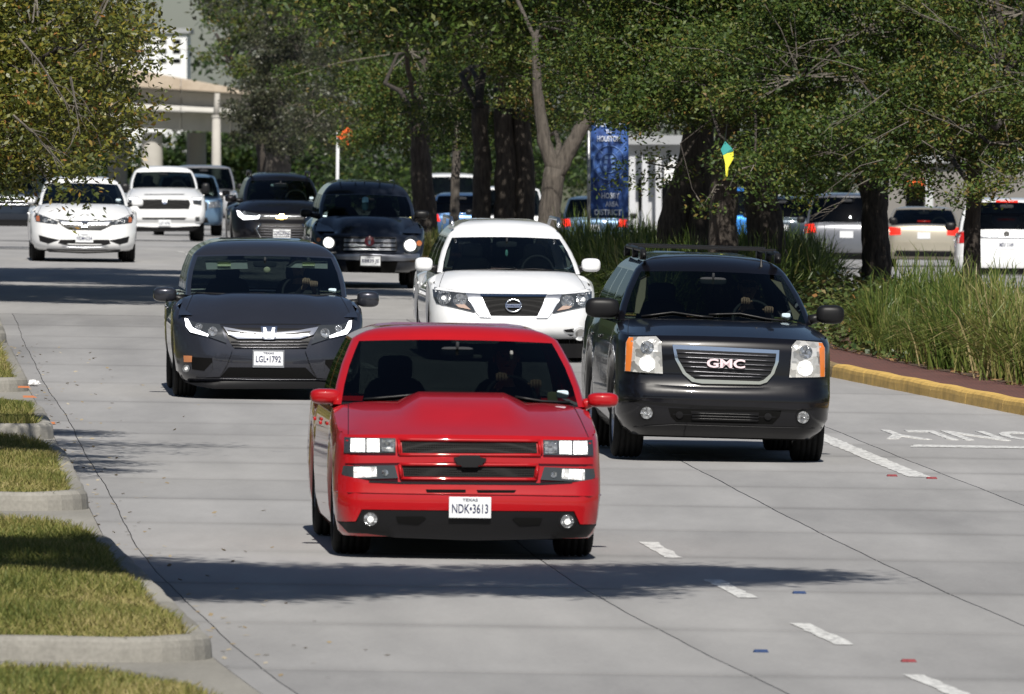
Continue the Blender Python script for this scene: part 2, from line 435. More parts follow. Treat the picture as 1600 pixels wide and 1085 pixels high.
# median: yellow kerb, brick strip, mulch bed
mk = bpy.data.objects.new('median_kerb', None); COL.objects.link(mk); mk['kind'] = 'structure'
sweep('median_kerb', [(D, kerbR(D)) for D in [62 + 3 * i for i in range(71)]], .17, .15, YELK, mk, inside=-1, seclen=2.4, mats=[YELK, YELK, YELK, YELD, YELK, YELK, YELK])
DD = [62 + 3 * i for i in range(71)]
def medz(D, o):
    return gz(D, o) + .135
MB().grid([[RP(D, kerbR(D) + a, .135) for a in (.165, .55, 1.02)] for D in DD]).build('brick_strip', BRICK, None, True, kind='structure')
MB().grid([[RP(D, kerbR(D) + 1.0 + (inner(D) - kerbR(D) - 1.0) * a, .14 - .1 * (a > .97)) for a in (0, .15, .3, .45, .6, .8, .98, 1)] for D in DD]).build('planting_bed', MULCH, None, True, kind='structure')

# markings
def flat_strip(name, d0, d1, o0, o1, m=LINE, h=.004, parent=None, jag=.012, **kw):
    n = max(4, int((d1 - d0) / .25)); rr = []
    for i in range(n + 1):
        D = d0 + (d1 - d0) * i / n
        rr.append([RP(D, o0 + rj.uniform(-jag, jag), h), RP(D, (o0 + o1) / 2, h), RP(D, o1 + rj.uniform(-jag, jag), h)])
    return MB().grid(rr).build(name, m, parent, **kw)
for i in range(26):
    d = 69.6 + 6.4 * i
    if i in (4, 5): continue
    flat_strip('lane_dash', d, d + 2.8, 3.85, 3.98, parent=road)
flat_strip('turn_lane_line', 106.7, 150, 7.18, 7.38, parent=road)
me = fit_text('ONLY', 1.75, 2.9, .002, .02)
co = np.empty(len(me.vertices) * 3); me.vertices.foreach_get('co', co); co = co.reshape(-1, 3)
new = np.array([tuple(RP(118.6 - z, 8.75 - x, .006 if y < 0 else -.008)) for x, y, z in co]); me.vertices.foreach_set('co', new.ravel()); me.update()
obj('lane_lettering', me, road, LINE)
flat_strip('turn_arrow_shaft', 114.9, 115.6, 7.95, 9.5, parent=road, jag=.05)
pa = [RP(116.2, 9.5, .005), RP(115.2, 10.3, .005), RP(114.3, 9.5, .005)]
mesh_ = MB(); mesh_.v = [tuple(v) for v in pa]; mesh_.f = [(0, 1, 2)]; mesh_.build('turn_arrow_head', LINE, road)

# ------------------------------------------------------------------ viaduct far left
VW = concrete('viaduct_pale', (.62, .60, .56), (.5, .48, .44)); VC = concrete('viaduct_concrete', (.46, .44, .40), (.33, .31, .28)); VB = concrete('viaduct_barrier_stained', (.55, .47, .38), (.34, .27, .2))
VD = 860.
v = thing('viaduct', 'concrete road viaduct on round columns behind the left tree', 'viaduct', (at(237, 260, VD).x, VD, zr(VD)))
def vp(name, pts, y0, y1, m):
    P = [at(x, y, VD) - Vector(v.location) for x, y in pts]
    return bevel(MB().prism([(p.x, p.z) for p in P], y0, y1).build(name, m, v), .06)
def lin(x, x0, y0, x1, y1): return y0 + (y1 - y0) * (x - x0) / (x1 - x0)
xs_ = [-120, 20, 110, 206, 284, 362, 450]
for x0, x1 in zip(xs_[:-1], xs_[1:]):
    x1 -= .6
    T = lambda x: lin(x, 206, 108, 362, 137); B = lambda x: lin(x, 206, 136, 362, 146); G = lambda x: lin(x, 206, 162, 362, 170); H = lambda x: lin(x, 206, 171, 362, 178); K = lambda x: lin(x, 206, 200, 362, 208)
    vp('barrier', [(x0, B(x0)), (x1, B(x1)), (x1, T(x1)), (x0, T(x0))], -1.9, -1.3, VB)
    vp('deck', [(x0, B(x0) + 1), (x1, B(x1) + 1), (x1, B(x1) - 5), (x0, B(x0) - 5)], -1.25, 14, VC)
    vp('girder', [(x0, G(x0)), (x1, G(x1)), (x1, B(x1) + 1.5), (x0, B(x0) + 1.5)], .0, 1.2, VC)
    vp('edge_beam', [(x0, H(x0)), (x1, H(x1)), (x1, G(x1) + .3), (x0, G(x0) + .3)], -1.9, 1.5, VW)
    vp('cap_beam', [(x0, K(x0)), (x1, K(x1)), (x1, H(x1) + .3), (x0, H(x0) + .3)], .1, 2.2, VC)
vp('beam_end', [(160, 172), (188, 172), (204, 196), (196, 197)], -1.5, .05, VW)  # pale tone stands for sun on the cap beam's end
for px_ in (237, 60, 420):
    zt_ = at(px_, 207, VD).z - zr(VD); col = MB().lathe([(-2, .74), (zt_, .74)], 24, 'z').build('column', VC, v, True); col.location = (at(px_, 260, VD).x - v.location.x, 1.1, 0)
for px_ in (175, 300):
    zt_ = at(px_, 207, VD).z - zr(VD); col = MB().lathe([(-2, .7), (zt_, .7)], 20, 'z').build('column', VC, v, True); col.location = (at(px_, 260, VD).x - v.location.x, 12, 0)
pl = thing('pole', 'tall pale concrete pole in front of the viaduct', 'pole', at(338, 255, 600) * 1.0)
pz = at(338, 255, 600); g0 = zr(600) - 1
MB().tube([(0, 0, g0 - pz.z), (0, 0, at(338, 182, 600).z - pz.z)], [.27, .2], 14).build('lower_shaft', VC, pl, True)
MB().tube([(0, 0, at(338, 182, 600).z - pz.z), (.05, 0, at(338, 146, 600).z - pz.z)], [.15, .13], 12).build('upper_shaft', VC, pl, True)
MB().lathe([(at(338, 184, 600).z - pz.z, .24), (at(338, 180, 600).z - pz.z, .24)], 14, 'z').build('collar', VC, pl, True)

# ------------------------------------------------------------------ trees
def barkmat(name, a, b):
    m = bpy.data.materials.new(name); m.use_nodes = True; nt = m.node_tree; bs = nt.nodes['Principled BSDF']
    tc = N(nt, 'ShaderNodeNewGeometry'); mp = N(nt, 'ShaderNodeMapping'); mp.inputs['Scale'].default_value = (14, 14, 3); nt.links.new(tc.outputs['Position'], mp.inputs['Vector'])
    nz = N(nt, 'ShaderNodeTexNoise'); nz.inputs['Scale'].default_value = 1.5; nz.inputs['Detail'].default_value = 8; nz.inputs['Roughness'].default_value = .7; nt.links.new(mp.outputs[0], nz.inputs['Vector'])
    cr = N(nt, 'ShaderNodeValToRGB'); cr.color_ramp.elements[0].color = (*a, 1); cr.color_ramp.elements[1].color = (*b, 1); cr.color_ramp.elements[0].position = .35; cr.color_ramp.elements[1].position = .68
    nt.links.new(nz.outputs['Fac'], cr.inputs[0]); nt.links.new(cr.outputs[0], bs.inputs['Base Color']); bs.inputs['Roughness'].default_value = .95
    bp = N(nt, 'ShaderNodeBump'); bp.inputs['Strength'].default_value = .9; bp.inputs['Distance'].default_value = .05; nt.links.new(nz.outputs['Fac'], bp.inputs['Height']); nt.links.new(bp.outputs[0], bs.inputs['Normal'])
    return m
BARK = barkmat('oak_bark', (.025, .02, .017), (.10, .083, .068)); BARKG = barkmat('grey_bark', (.05, .043, .036), (.15, .13, .11)); TWIG = barkmat('twig_bark', (.09, .08, .068), (.24, .215, .18))
OAK = leafmat('oak_leaves', [(.014, .032, .006), (.032, .062, .010), (.062, .098, .015), (.11, .122, .022), (.17, .105, .03)], .55, .35, .1)
OAKY = leafmat('yellowing_oak_leaves', [(.035, .048, .009), (.07, .085, .013), (.125, .13, .02), (.20, .18, .028), (.24, .10, .025)], .42, .45, .15)
OAKG = leafmat('grey_oak_leaves', [(.024, .032, .016), (.042, .050, .024), (.06, .062, .034), (.085, .08, .045)], .45, .45, .1)
class Tree:
    def __init__(s, name, label, px, D, group=None, cat='tree', leaf=OAK, bark=BARK, seed=1):
        off = offs(px, D); s.base = RP(D, off, .05); s.D = D
        s.root = thing(name, label, cat, s.base, group=group); s.leaf, s.bark = leaf, bark
        s.tr = MB(); s.tw = MB(); s.lv = []; s.tones = []; s.rng = np.random.default_rng(seed); s.rr = random.Random(seed); s.tops = []
    def rel(s, p): return Vector(p) - s.base
    def trunk(s, pxs, rad, D=None, n=12):
        """pxs: photo points along the stem from the bottom up"""
        D = D or s.D
        P = [s.rel(at(px, py, D)) for px, py in pxs]
        Q = []; Rr = []
        for i in range(len(P) - 1):
            for j in range(5):
                f = j / 5; q = P[i].lerp(P[i + 1], f) + Vector((s.rr.uniform(-1, 1), s.rr.uniform(-1, 1), 0)) * rad[0] * .06
                Q.append(q); Rr.append((rad[i] * (1 - f) + rad[i + 1] * f) * s.rr.uniform(.96, 1.04))
        Q.append(P[-1]); Rr.append(rad[-1])
        s.tr.tube(Q, Rr, n); s.tops.append((P[-1], rad[-1]))
        return s
    def blob(s, c, r, lai=3.2, leaf=.072, k=34, spread=.105, tone=.4, tsd=.2, twigs=.12, limb=True, w=.46, world=False, dense=False, tuft=.30):
        cw = s.rel(c if world else at(*c)); r = np.array(r)
        area = math.pi * (r[0] * r[2] if not dense else max(r[0] * r[2], r[0] * r[1])); n = int(area * lai / (leaf * leaf * w * .5)); nc = max(4, n // k)
        ntf = max(3, int(area / tuft)); ts_ = math.sqrt(tuft) * .34
        d = s.rng.normal(size=(ntf, 3)); d /= np.linalg.norm(d, axis=1)[:, None]
        rad = s.rng.uniform(.15, 1, ntf) ** .5
        lump = 1 + .2 * np.sin(d[:, 0] * 5 + s.rng.uniform(0, 6)) * np.cos(d[:, 2] * 6 + s.rng.uniform(0, 6))
        TC = np.array(cw) + d * (rad * lump)[:, None] * r
        C = TC[s.rng.integers(0, ntf, nc)] + np.clip(s.rng.normal(size=(nc, 3)), -1.7, 1.7) * np.array([ts_ * 1.15, ts_ * 1.15, ts_ * .62])
        sp = spread * s.rng.uniform(.6, 1.5, nc)
        LC = np.repeat(C, k, 0) + np.clip(s.rng.normal(size=(nc * k, 3)), -1.5, 1.5) * np.repeat(sp, k)[:, None] * np.array([1.2, 1.2, .7])
        s.lv.append(leaf_quads(LC, leaf, leaf * w, rng=s.rng))
        s.tones.append(np.clip(np.repeat(s.rng.normal(tone, tsd * .7, nc), k) + s.rng.normal(0, tsd, nc * k), 0, 1))
        if limb and s.tops:
            tp, tr_ = min(s.tops, key=lambda q: (q[0] - cw).length); L = (cw - tp).length
            mid = tp.lerp(cw, .5) + Vector((s.rr.uniform(-.1, .1) * L, s.rr.uniform(-.1, .1) * L, s.rr.uniform(.0, .12) * L))
            r0 = max(.012, min(tr_ * .7, .025 + .018 * L, .07 * float(r.max()), .06))
            s.tr.tube([tp - (mid - tp).normalized() * r0 * .6, tp.lerp(mid, .5) + Vector((s.rr.uniform(-.06, .06) * L, 0, .03 * L)), mid, mid.lerp(cw, .5) + Vector((0, 0, s.rr.uniform(-.05, .05) * L)), cw], [r0, r0 * .85, r0 * .65, r0 * .45, r0 * .2], 7)
        for i in range(int(nc * twigs)):
            e = Vector(C[i]); st = cw.lerp(e, s.rr.uniform(.0, .45)); m_ = st.lerp(e, .55) + Vector((s.rr.uniform(-.12, .12), s.rr.uniform(-.12, .12), s.rr.uniform(-.04, .14)))
            ex = e + (e - m_) * .25
            s.tw.tube([st, m_, ex], [.012, .008, .003], 3, cap=False)
        return s
    def twigspray(s, a, b, n=8, ln=.5, r=.01):
        """bare pale branches between two photo points at a depth"""
        p, q = s.rel(at(*a)), s.rel(at(*b))
        m1 = p.lerp(q, .4) + Vector((0, 0, s.rr.uniform(-.05, .1))); s.tw.tube([p, m1, q], [r * 1.4, r, r * .4], 4, cap=False)
        for i in range(n):
            f = s.rr.uniform(.2, 1); st = p.lerp(q, f); d = (q - p).normalized() + Vector((s.rr.uniform(-.8, .8), s.rr.uniform(-.6, .6), s.rr.uniform(-.6, .6)))
            e = st + d * ln * s.rr.uniform(.4, 1); s.tw.tube([st, st.lerp(e, .5) + Vector((0, 0, s.rr.uniform(-.04, .06))), e], [r * .6, r * .45, r * .2], 3, cap=False)
        return s
    def done(s):
        if s.tr.v: s.tr.build('trunk', s.bark, s.root, True)
        if s.tw.v: s.tw.build('twigs', TWIG, s.root, kind='stuff')
        if s.lv:
            obj('crown', quads_mesh(np.concatenate(s.lv), np.concatenate(s.tones)), s.root, s.leaf)
        return s.root
MG = 'oaks along the median'
# right-hand oak with the thick trunk beside the champagne sedan
t = Tree('oak_tree', 'oak with rough trunk rising from the tall sunny grass', 1366, 170, MG, seed=3)
t.trunk([(1368, 470), (1370, 400), (1366, 330), (1372, 270)], [.24, .2, .18, .16]).trunk([(1366, 330), (1340, 250), (1300, 160)], [.13, .1, .07]).trunk([(1370, 280), (1410, 200), (1440, 90)], [.12, .1, .07])
for c_, r_ in (((1250, 120, 160), (1.5, 2, 1.2)), ((1390, 185, 157), (1.4, 1.8, .9)), ((1350, 50, 162), (1.9, 2.3, 1.2)), ((1480, 110, 162), (1.5, 2, 1.2)), ((1300, 240, 156), (.85, 1.1, .5)), ((1400, 265, 155), (.6, .9, .35)), ((1480, 225, 158), (.8, 1, .55))): t.blob(c_, r_, 2.6)
t.blob((1380, -220, 168), (3.6, 4, 2.2), 3.2, .14, 20, .3, twigs=.0, dense=True)
for a_, b_ in (((1300, 60, 157), (1220, 90, 157)), ((1390, 140, 155), (1300, 200, 155)), ((1420, 190, 154), (1310, 250, 154)), ((1350, 110, 156), (1240, 85, 156)), ((1440, 220, 154), (1510, 250, 154)), ((1360, 280, 153), (1300, 330, 153)), ((1380, 250, 153), (1290, 300, 153))): t.twigspray(a_, b_, 6, .35, .006)
t.done()
t = Tree('oak_tree', 'slim oak trunk in front of the white SUV at right', 1520, 158, MG, seed=5)
t.trunk([(1518, 470), (1519, 380), (1522, 290), (1520, 200)], [.13, .11, .10, .09])
for c_, r_ in (((1560, 100, 156), (1.4, 1.8, 1.3)), ((1590, 220, 154), (.9, 1.2, .7)), ((1540, 190, 154), (.8, 1.1, .6)), ((1600, 20, 160), (1.6, 2, 1.2)), ((1560, 300, 153), (.55, .8, .2)), ((1690, 150, 158), (1.4, 2, 1.4))): t.blob(c_, r_, 2.5, tone=.5)
t.blob((1580, -200, 162), (2.6, 3, 1.8), 3.2, .14, 20, .3, twigs=.0, dense=True)
for a_, b_ in (((1520, 210, 152), (1430, 170, 152)), ((1530, 250, 152), (1600, 290, 152)), ((1500, 160, 152), (1590, 130, 152)), ((1480, 40, 152), (1410, 10, 152)), ((1440, 5, 152), (1490, 50, 152))): t.twigspray(a_, b_, 6, .35, .006)
t.done()
t = Tree('oak_tree', 'double-stemmed dark oak right of the blue banner', 1085, 172, MG, seed=8)
t.trunk([(1050, 480), (1052, 350), (1075, 270), (1085, 200)], [.28, .22, .19, .16]).trunk([(1092, 480), (1094, 340), (1096, 260), (1100, 180)], [.24, .2, .18, .15])
for c_, r_ in (((1050, 120, 166), (1.5, 2, 1.1)), ((975, 60, 168), (1.4, 2, 1.1)), ((1120, 50, 166), (1.8, 2.2, 1.2)), ((1030, 205, 163), (.75, .9, .35)), ((1130, 160, 162), (.9, 1.2, .6)), ((1010, 255, 163), (.32, .5, .3)), ((960, 140, 166), (.5, .9, .5)), ((1180, 130, 163), (1.1, 1.6, .9))): t.blob(c_, r_, 2.7)
t.blob((1090, -110, 177), (3.6, 5, .7), 3., .17, 20, .3, twigs=0, dense=True, limb=False)  # extra canopy above the view, added to shade the grass clumps below
t.blob((1080, -180, 174), (3.4, 4, 2), 3.2, .14, 20, .3, twigs=.0, dense=True)
t.done()
t = Tree('oak_tree', 'oak stem wrapped with a yellow ribbon, behind the black SUV', 1130, 163, MG, seed=9)
t.trunk([(1128, 480), (1130, 350), (1132, 260), (1140, 170)], [.23, .19, .18, .15])
for c_, r_ in (((1150, 230, 158), (.4, .6, .25)), ((1180, 280, 157), (.4, .5, .3)), ((1160, 60, 166), (1.5, 2, 1))): t.blob(c_, r_, 2.5)
t.blob((1156, 258, 152), (.13, .12, .1), 2.5, twigs=.3, limb=False); t.blob((1100, 322, 157), (.1, .12, .08), 2.5, twigs=.3); t.twigspray((1130, 290, 157), (1102, 318, 157), 4, .12)
t.blob((1150, -160, 168), (2.6, 3, 1.8), 3., .14, 20, .3, twigs=.0, dense=True); t.done()
t = Tree('oak_tree', 'dark oak trunk right of the ribbon-wrapped stem', 1195, 168, MG, seed=10)
t.trunk([(1200, 480), (1198, 380), (1188, 300), (1180, 210)], [.3, .26, .24, .2])
for c_, r_ in (((1230, 210, 160), (.8, 1.1, .5)), ((1215, 60, 168), (1.6, 2, 1.1)), ((1200, 160, 163), (.9, 1.2, .6)), ((1260, 285, 156), (.6, .7, .25))): t.blob(c_, r_, 2.5)
t.blob((1220, -180, 172), (3, 3.5, 2), 3., .14, 20, .3, twigs=.0, dense=True); t.done()
# middle
t = Tree('oak_tree', 'forked grey oak trunk left of the blue banner', 862, 195, MG, bark=BARKG, seed=12)
t.trunk([(852, 440), (858, 340), (868, 262)], [.23, .18, .17]).trunk([(868, 275), (850, 220), (840, 140), (836, 60)], [.13, .11, .08, .05]).trunk([(868, 275), (895, 225), (925, 170), (945, 80)], [.14, .12, .1, .06])
for c_, r_ in (((880, 70, 200), (1.5, 2.2, 1.1)), ((835, 130, 198), (.8, 1.2, .5)), ((930, 110, 196), (.8, 1.2, .8)), ((850, 190, 198), (.5, .8, .25))): t.blob(c_, r_, 2.4, .07, tone=.5)
t.blob((880, -130, 204), (3.4, 4, 2), 3., .15, 20, .3, twigs=.0, dense=True); t.twigspray((900, 130, 193), (840, 100, 193), 7, .5, .007); t.done()
t = Tree('oak_tree', 'cluster of dark oak stems behind the white SUV roof', 785, 205, MG, seed=14)
for x, r0 in ((752, .16), (790, .2), (818, .18)): t.trunk([(x - 3, 440), (x, 340), (x + 2, 260), (x - 4, 170)], [r0 * 1.15, r0, r0 * .95, r0 * .8])
for c_, r_ in (((760, 60, 212), (2.2, 2.8, 1.2)), ((700, 150, 210), (1.2, 1.8, .6)), ((780, 150, 208), (1.1, 1.4, .6)), ((760, 205, 207), (.9, 1, .35))): t.blob(c_, r_, 2.4, .072)
t.blob((760, -130, 218), (4, 4, 2.2), 3., .16, 20, .3, twigs=.0, dense=True)
t.blob((770, -20, 200), (2.6, 4, 1.), 3., .15, 20, .3, twigs=0, dense=True)
for a_, b_ in (((800, 100, 202), (720, 70, 202)), ((740, 60, 202), (670, 35, 202))): t.twigspray(a_, b_, 10, .6, .007)
t.done()
t = Tree('oak_tree', 'dim oak trunk right of the dark retro wagon', 660, 235, MG, seed=15)
t.trunk([(664, 420), (664, 330), (658, 270), (655, 190)], [.27, .23, .2, .17])
for c_, r_ in (((640, 80, 242), (2.4, 3, 1.3)), ((590, 150, 242), (1.5, 2, .7)), ((660, 170, 240), (1.2, 1.5, .6)), ((620, 215, 240), (.9, 1.1, .4))): t.blob(c_, r_, 2.4, .085)
t.blob((630, -120, 248), (4.2, 4.5, 2.4), 3., .17, 20, .3, twigs=.0, dense=True); t.blob((640, -10, 230), (2.4, 4, .9), 3., .16, 20, .3, twigs=0, dense=True); t.done()
t = Tree('young_tree', 'thin pale trunk between the dim oak and the dark stems', 711, 228, None, bark=BARKG, seed=16)
t.trunk([(707, 400), (710, 330), (713, 240), (716, 190)], [.1, .09, .08, .06]).blob((716, 190, 228), (.8, .9, .4), 2.2, .08).done()
t = Tree('oak_tree', 'grey-green oak with pale trunk left of centre, behind the crossover', 430, 300, MG, leaf=OAKG, bark=BARKG, seed=17)
t.trunk([(436, 380), (436, 300), (432, 230), (428, 170)], [.4, .34, .3, .24])
for c_, r_ in (((430, 170, 296), (1.7, 2.2, 1.3)), ((412, 175, 296), (.65, 1.2, .9)), ((430, 80, 300), (1.3, 2.2, 1.4)), ((490, 190, 292), (1.3, 1.8, .9)), ((470, 90, 296), (1.6, 2, 1.2))): t.blob(c_, r_, 2.4, .1)
t.blob((470, -80, 304), (3.2, 4.5, 2.2), 2.2, .18, 20, .3, twigs=.02); t.done()
t = Tree('oak_tree', 'tall green oak beside the sky gap at upper left', 400, 335, MG, seed=18)
t.trunk([(420, 370), (420, 250), (400, 150)], [.4, .33, .25])
for c_, r_ in (((350, 35, 325), (.95, 2, .9)), ((335, 85, 322), (.45, 1, .3)), ((385, 110, 322), (.5, 1.2, .5)), ((520, 60, 325), (2.4, 2.8, 1.5)), ((540, 150, 320), (1.8, 2.2, 1.1)), ((528, 222, 278), (.3, .3, .12)), ((420, 20, 325), (1.3, 2, 1)), ((560, 215, 315), (1, 1.2, .5))): t.blob(c_, r_, 2.4, .1, tone=.5)
t.blob((500, -120, 335), (3.4, 6, 2.6), 2.2, .2, 20, .35, twigs=.02); t.done()
# left tree with yellowing leaves
t = Tree('oak_tree', 'yellowing oak overhanging the road at the upper left', -260, 105, None, leaf=OAKY, seed=20)
t.trunk([(-300, 800), (-295, 420), (-270, 150), (-240, -60)], [.3, .25, .2, .14]).trunk([(-290, 300), (-150, 220), (-20, 180)], [.12, .09, .06])
for c_, r_ in (((50, 50, 105), (.85, 1.4, .6)), ((140, 60, 103), (.4, 1., .5)), ((60, 180, 104), (.72, 1, .42)), ((135, 170, 102.5), (.42, .8, .3)), ((-90, 120, 105), (.9, 1.5, 1)), ((30, 255, 103), (.4, .7, .2)), ((105, 240, 102), (.32, .5, .17)), ((132, 300, 101), (.10, .15, .13)), ((15, 100, 106), (.6, 1.2, .5)), ((195, 30, 103), (.16, .4, .2)), ((180, 110, 102), (.16, .4, .3)), ((165, 190, 102), (.18, .4, .22)), ((160, 235, 101.5), (.14, .3, .1)), ((60, 120, 104), (.8, 1, .5)), ((20, 220, 103), (.5, .8, .3))): t.blob(c_, r_, 4.6, .06, 30, .085, tone=.36, tsd=.22, twigs=.06)
t.blob((20, 130, 112), (.9, .6, .8), 3, .07, 26, .09, tone=.2); t.blob((-60, -200, 107), (2.4, 2.6, 1.3), 2., .11, 20, .25, twigs=.02); t.blob((140, 332, 101), (.03, .04, .03), 3, .05, 6, .03, limb=False)
for a_, b_ in (((30, 60, 101), (110, 170, 101)), ((110, 120, 101), (125, 210, 101)), ((20, 180, 101), (100, 260, 101))): t.twigspray(a_, b_, 8, .25, .008)
t.done()
t = Tree('oak_tree', 'dark green tree mass behind the yellowing branches', 20, 235, None, seed=21)
t.trunk([(-120, 420), (-110, 300), (-60, 180)], [.3, .26, .2])
for c_, r_ in (((40, 190, 232), (1.9, 2.2, 1.0)), ((100, 80, 236), (1.3, 2.2, 1.2)), ((30, 60, 236), (2, 2.5, 1.4)), ((215, 15, 238), (.4, 1, .35)), ((-60, 250, 232), (1.2, 1.5, .8))): t.blob(c_, r_, 2.4, .09, tone=.25)
t.done()
# overhanging street trees whose crowns are above the frame and shade the road
def shade_tree(label, D, off, blobs, seed, leaf=.12):
    t = Tree('oak_tree', label, 800 + F * (J(D) + off) / D, D, 'street oaks on the left verge', seed=seed)
    b = RP(D, off); P = [Vector((0, 0, -.2)), Vector((.05, .1, 1.5)), Vector((.2, 0, 3.2)), Vector((.5, -.1, 4.6))]
    t.tr.tube(P, [.3, .25, .21, .17], 12); t.tops.append((P[-1], .17)); t.tops.append((P[2], .15))
    for (d_, o_, z_), r_ in blobs: t.blob(Vector((J(D) + o_, d_, gz(D, 0) + z_)), r_, 6.5, leaf, 20, .2, twigs=.0, world=True, dense=True)
    t.done()
shade_tree('spreading street oak on the near left verge, crown above the frame', 77.5, -5.2, [((77.5, -3.8, 6.0), (2.4, 3.4, 1)), ((78.2, -.6, 6.2), (2.4, 3.3, .95)), ((78.4, 1.6, 6.3), (1.9, 2.6, .8)), ((79.3, 3.3, 6.5), (1.3, 1.5, .45)), ((79.6, 4.4, 6.6), (.9, .7, .25)), ((77, -6.5, 6.2), (2.6, 2.6, 1.2)), ((77.5, -4, 8), (3, 2.6, 1.1))], 31)
shade_tree('street oak on the far left verge, crown above the frame', 172, -6.5, [((172, -4, 8.4), (3.2, 4.5, 1.2)), ((173, -1, 8.6), (2.8, 4.5, 1.1)), ((174, 2.5, 8.9), (2.6, 4, 1.0)), ((175, 5.2, 9.2), (2, 3, .8)), ((172, -8, 7.5), (3, 4, 1.8)), ((182, -3, 9), (3, 4, 1.1)), ((183, .8, 9.2), (2.6, 4, 1.)), ((165, -3, 8.6), (2.4, 3, .9)), ((180, 3.5, 9.3), (2.4, 4, .9)), ((168, 1, 9), (2.4, 4, .9)), ((188, -3, 9.4), (3, 4, 1)), ((189, 1, 9.6), (2.6, 3.5, .9))], 32, .16)
n = 110000; D = NR.uniform(70, 620, n); hh = NR.uniform(0, 1, n) ** .8 * (8 + D * .012 + 2 * np.sin(D * .11) + 1.2 * np.sin(D * .37))
Jd = np.interp(D, np.linspace(65, 625, 300), [J(x) for x in np.linspace(65, 625, 300)]); Zd = np.interp(D, np.linspace(65, 625, 300), [zr(x) for x in np.linspace(65, 625, 300)])
C = np.stack([Jd - 17 + NR.normal(0, 1.2, n), D, Zd + hh], 1)
obj('unseen_leaf_wall', quads_mesh(leaf_quads(C, .55, .4), np.clip(NR.normal(.3, .2, n), 0, 1)), None, OAK, kind='stuff', label='dense edge of a wood left of the road', category='wood')  # leaf wall outside the view, added to darken reflections on the car sides
# background trees beyond the far carriageway, shade put into their darker leaf tone
BG = 'background trees beyond the far carriageway'
bgs = [(500, 520, 250), (610, 480, 240), (720, 460, 230), (830, 440, 230), (940, 470, 220), (1180, 470, 210), (1300, 450, 220), (1420, 480, 210), (1530, 440, 220), (1640, 450, 210), (330, 1150, 235), (262, 1180, 235), (430, 900, 225), (170, 1150, 230), (40, 1000, 225), (-80, 900, 220), (1060, 520, 170), (1780, 450, 215), (1930, 470, 215), (2080, 450, 215), (2230, 480, 215), (2380, 460, 215)]
names = ['left of centre behind the tall oak', 'behind the dim oak trunk', 'behind the thin pale trunk', 'behind the cluster of dark stems', 'behind the blue banner', 'behind the dark oak trunk', 'above the grey minivan', 'above the champagne sedan', 'above the white SUV at right', 'at the far right edge', 'seen under the viaduct right of the column', 'seen under the viaduct left of the column', 'right of the viaduct pole', 'below the viaduct at left', 'behind the dark mass at left', 'at the far left edge', 'above the white pavilion'] + ['beyond the right edge of the picture'] * 5
for i, ((px, D, py), nm) in enumerate(zip(bgs, names)):
    t = Tree('background_tree', 'distant dark green tree ' + nm, px, D, BG, seed=40 + i)
    m_ = D / F; s_ = 1.0
    pb = at(px, py, D); gb = s_ and t.base.z
    t.trunk([(px, 380), (px, py + 60)], [.35, .25])
    for k in range(5):
        t.blob((px + t.rr.uniform(-60, 60), py + t.rr.uniform(-70 if D < 800 else 0, 60 if D < 800 else 45), D + t.rr.uniform(-3, 3)), (1.9 * D / 460, 2.2, 1.35 * D / 460), 2.0, .24 * D / 460, 16, .35, tone=.1, twigs=0, limb=k < 2)
    if D < 800: t.blob((px, py - 190, D), (4.5 * D / 460, 4, 2.6 * D / 460), 1.8, .34 * D / 460, 16, .5, tone=.1, twigs=0, dense=True)
    t.done()

# ------------------------------------------------------------------ median planting
GR = leafmat('ornamental_grass_blades', [(.05, .09, .016), (.10, .15, .028), (.18, .21, .05), (.30, .26, .10), (.45, .37, .19)], .45, .45, .3)
def clump(n, h, spread, seed, tone, droop=.62, wid=.0085):
    rng = np.random.default_rng(seed); Q = []; T = []
    base = rng.normal(0, spread * .35, (n, 2)); ang = rng.uniform(0, 2 * np.pi, n); L = h * rng.uniform(.55, 1.15, n); out = rng.uniform(.05, 1, n) ** 1.1 * spread * 2.6
    dirv = np.stack([np.cos(ang), np.sin(ang)], 1)
    sd = np.stack([-np.sin(ang + 1), np.cos(ang + 1), np.zeros(n)], 1)
    def pt(t): 
        return np.concatenate([base + dirv * (out * t ** 1.7)[:, None], (L * (t - droop * (out / (spread * 2.6)) * t ** 3))[:, None]], 1)
    ts = [0, .35, .65, .88, 1.0]; ws = [wid, wid * 1.1, wid * .9, wid * .55, wid * .1]
    P = [pt(np.full(n, t)) + np.concatenate([rng.normal(0, .03 * t, (n, 2)), np.zeros((n, 1))], 1) for t in ts]
    tone_ = np.clip(rng.normal(tone, .22, n), 0, 1)
    for i in range(4): Q.append(np.stack([P[i] - sd * ws[i], P[i] + sd * ws[i], P[i + 1] + sd * ws[i + 1], P[i + 1] - sd * ws[i + 1]], 1)); T.append(np.clip(tone_ + (.06 if i == 0 else 0), 0, 1))
    me = quads_mesh(np.concatenate(Q), np.concatenate(T)); me.materials.append(GR); return me
CL = [clump(300, 1.12, .36, 70 + i, .22 + .11 * (i % 4)) for i in range(7)]
CLD = [clump(260, 1.1, .38, 90 + i, .18) for i in range(4)]  # same grass, with the oaks' shade put into darker blade tones
rg = random.Random(5)
def place(me, D, off, sc, label, grp, name='ornamental_grass', cat='grass'):
    o = bpy.data.objects.new(name, me); COL.objects.link(o); o.location = RP(D, off, .13); o.rotation_euler = (0, 0, rg.uniform(0, 6.28)); o.scale = (sc * rg.uniform(.9, 1.1), sc * rg.uniform(.9, 1.1), sc)
    o['label'] = label; o['category'] = cat; o['group'] = grp; return o
sun_l = 'sunny tall ornamental grass clump in the bed behind the yellow kerb'; sun_g = 'sunlit grass clumps behind the yellow kerb'
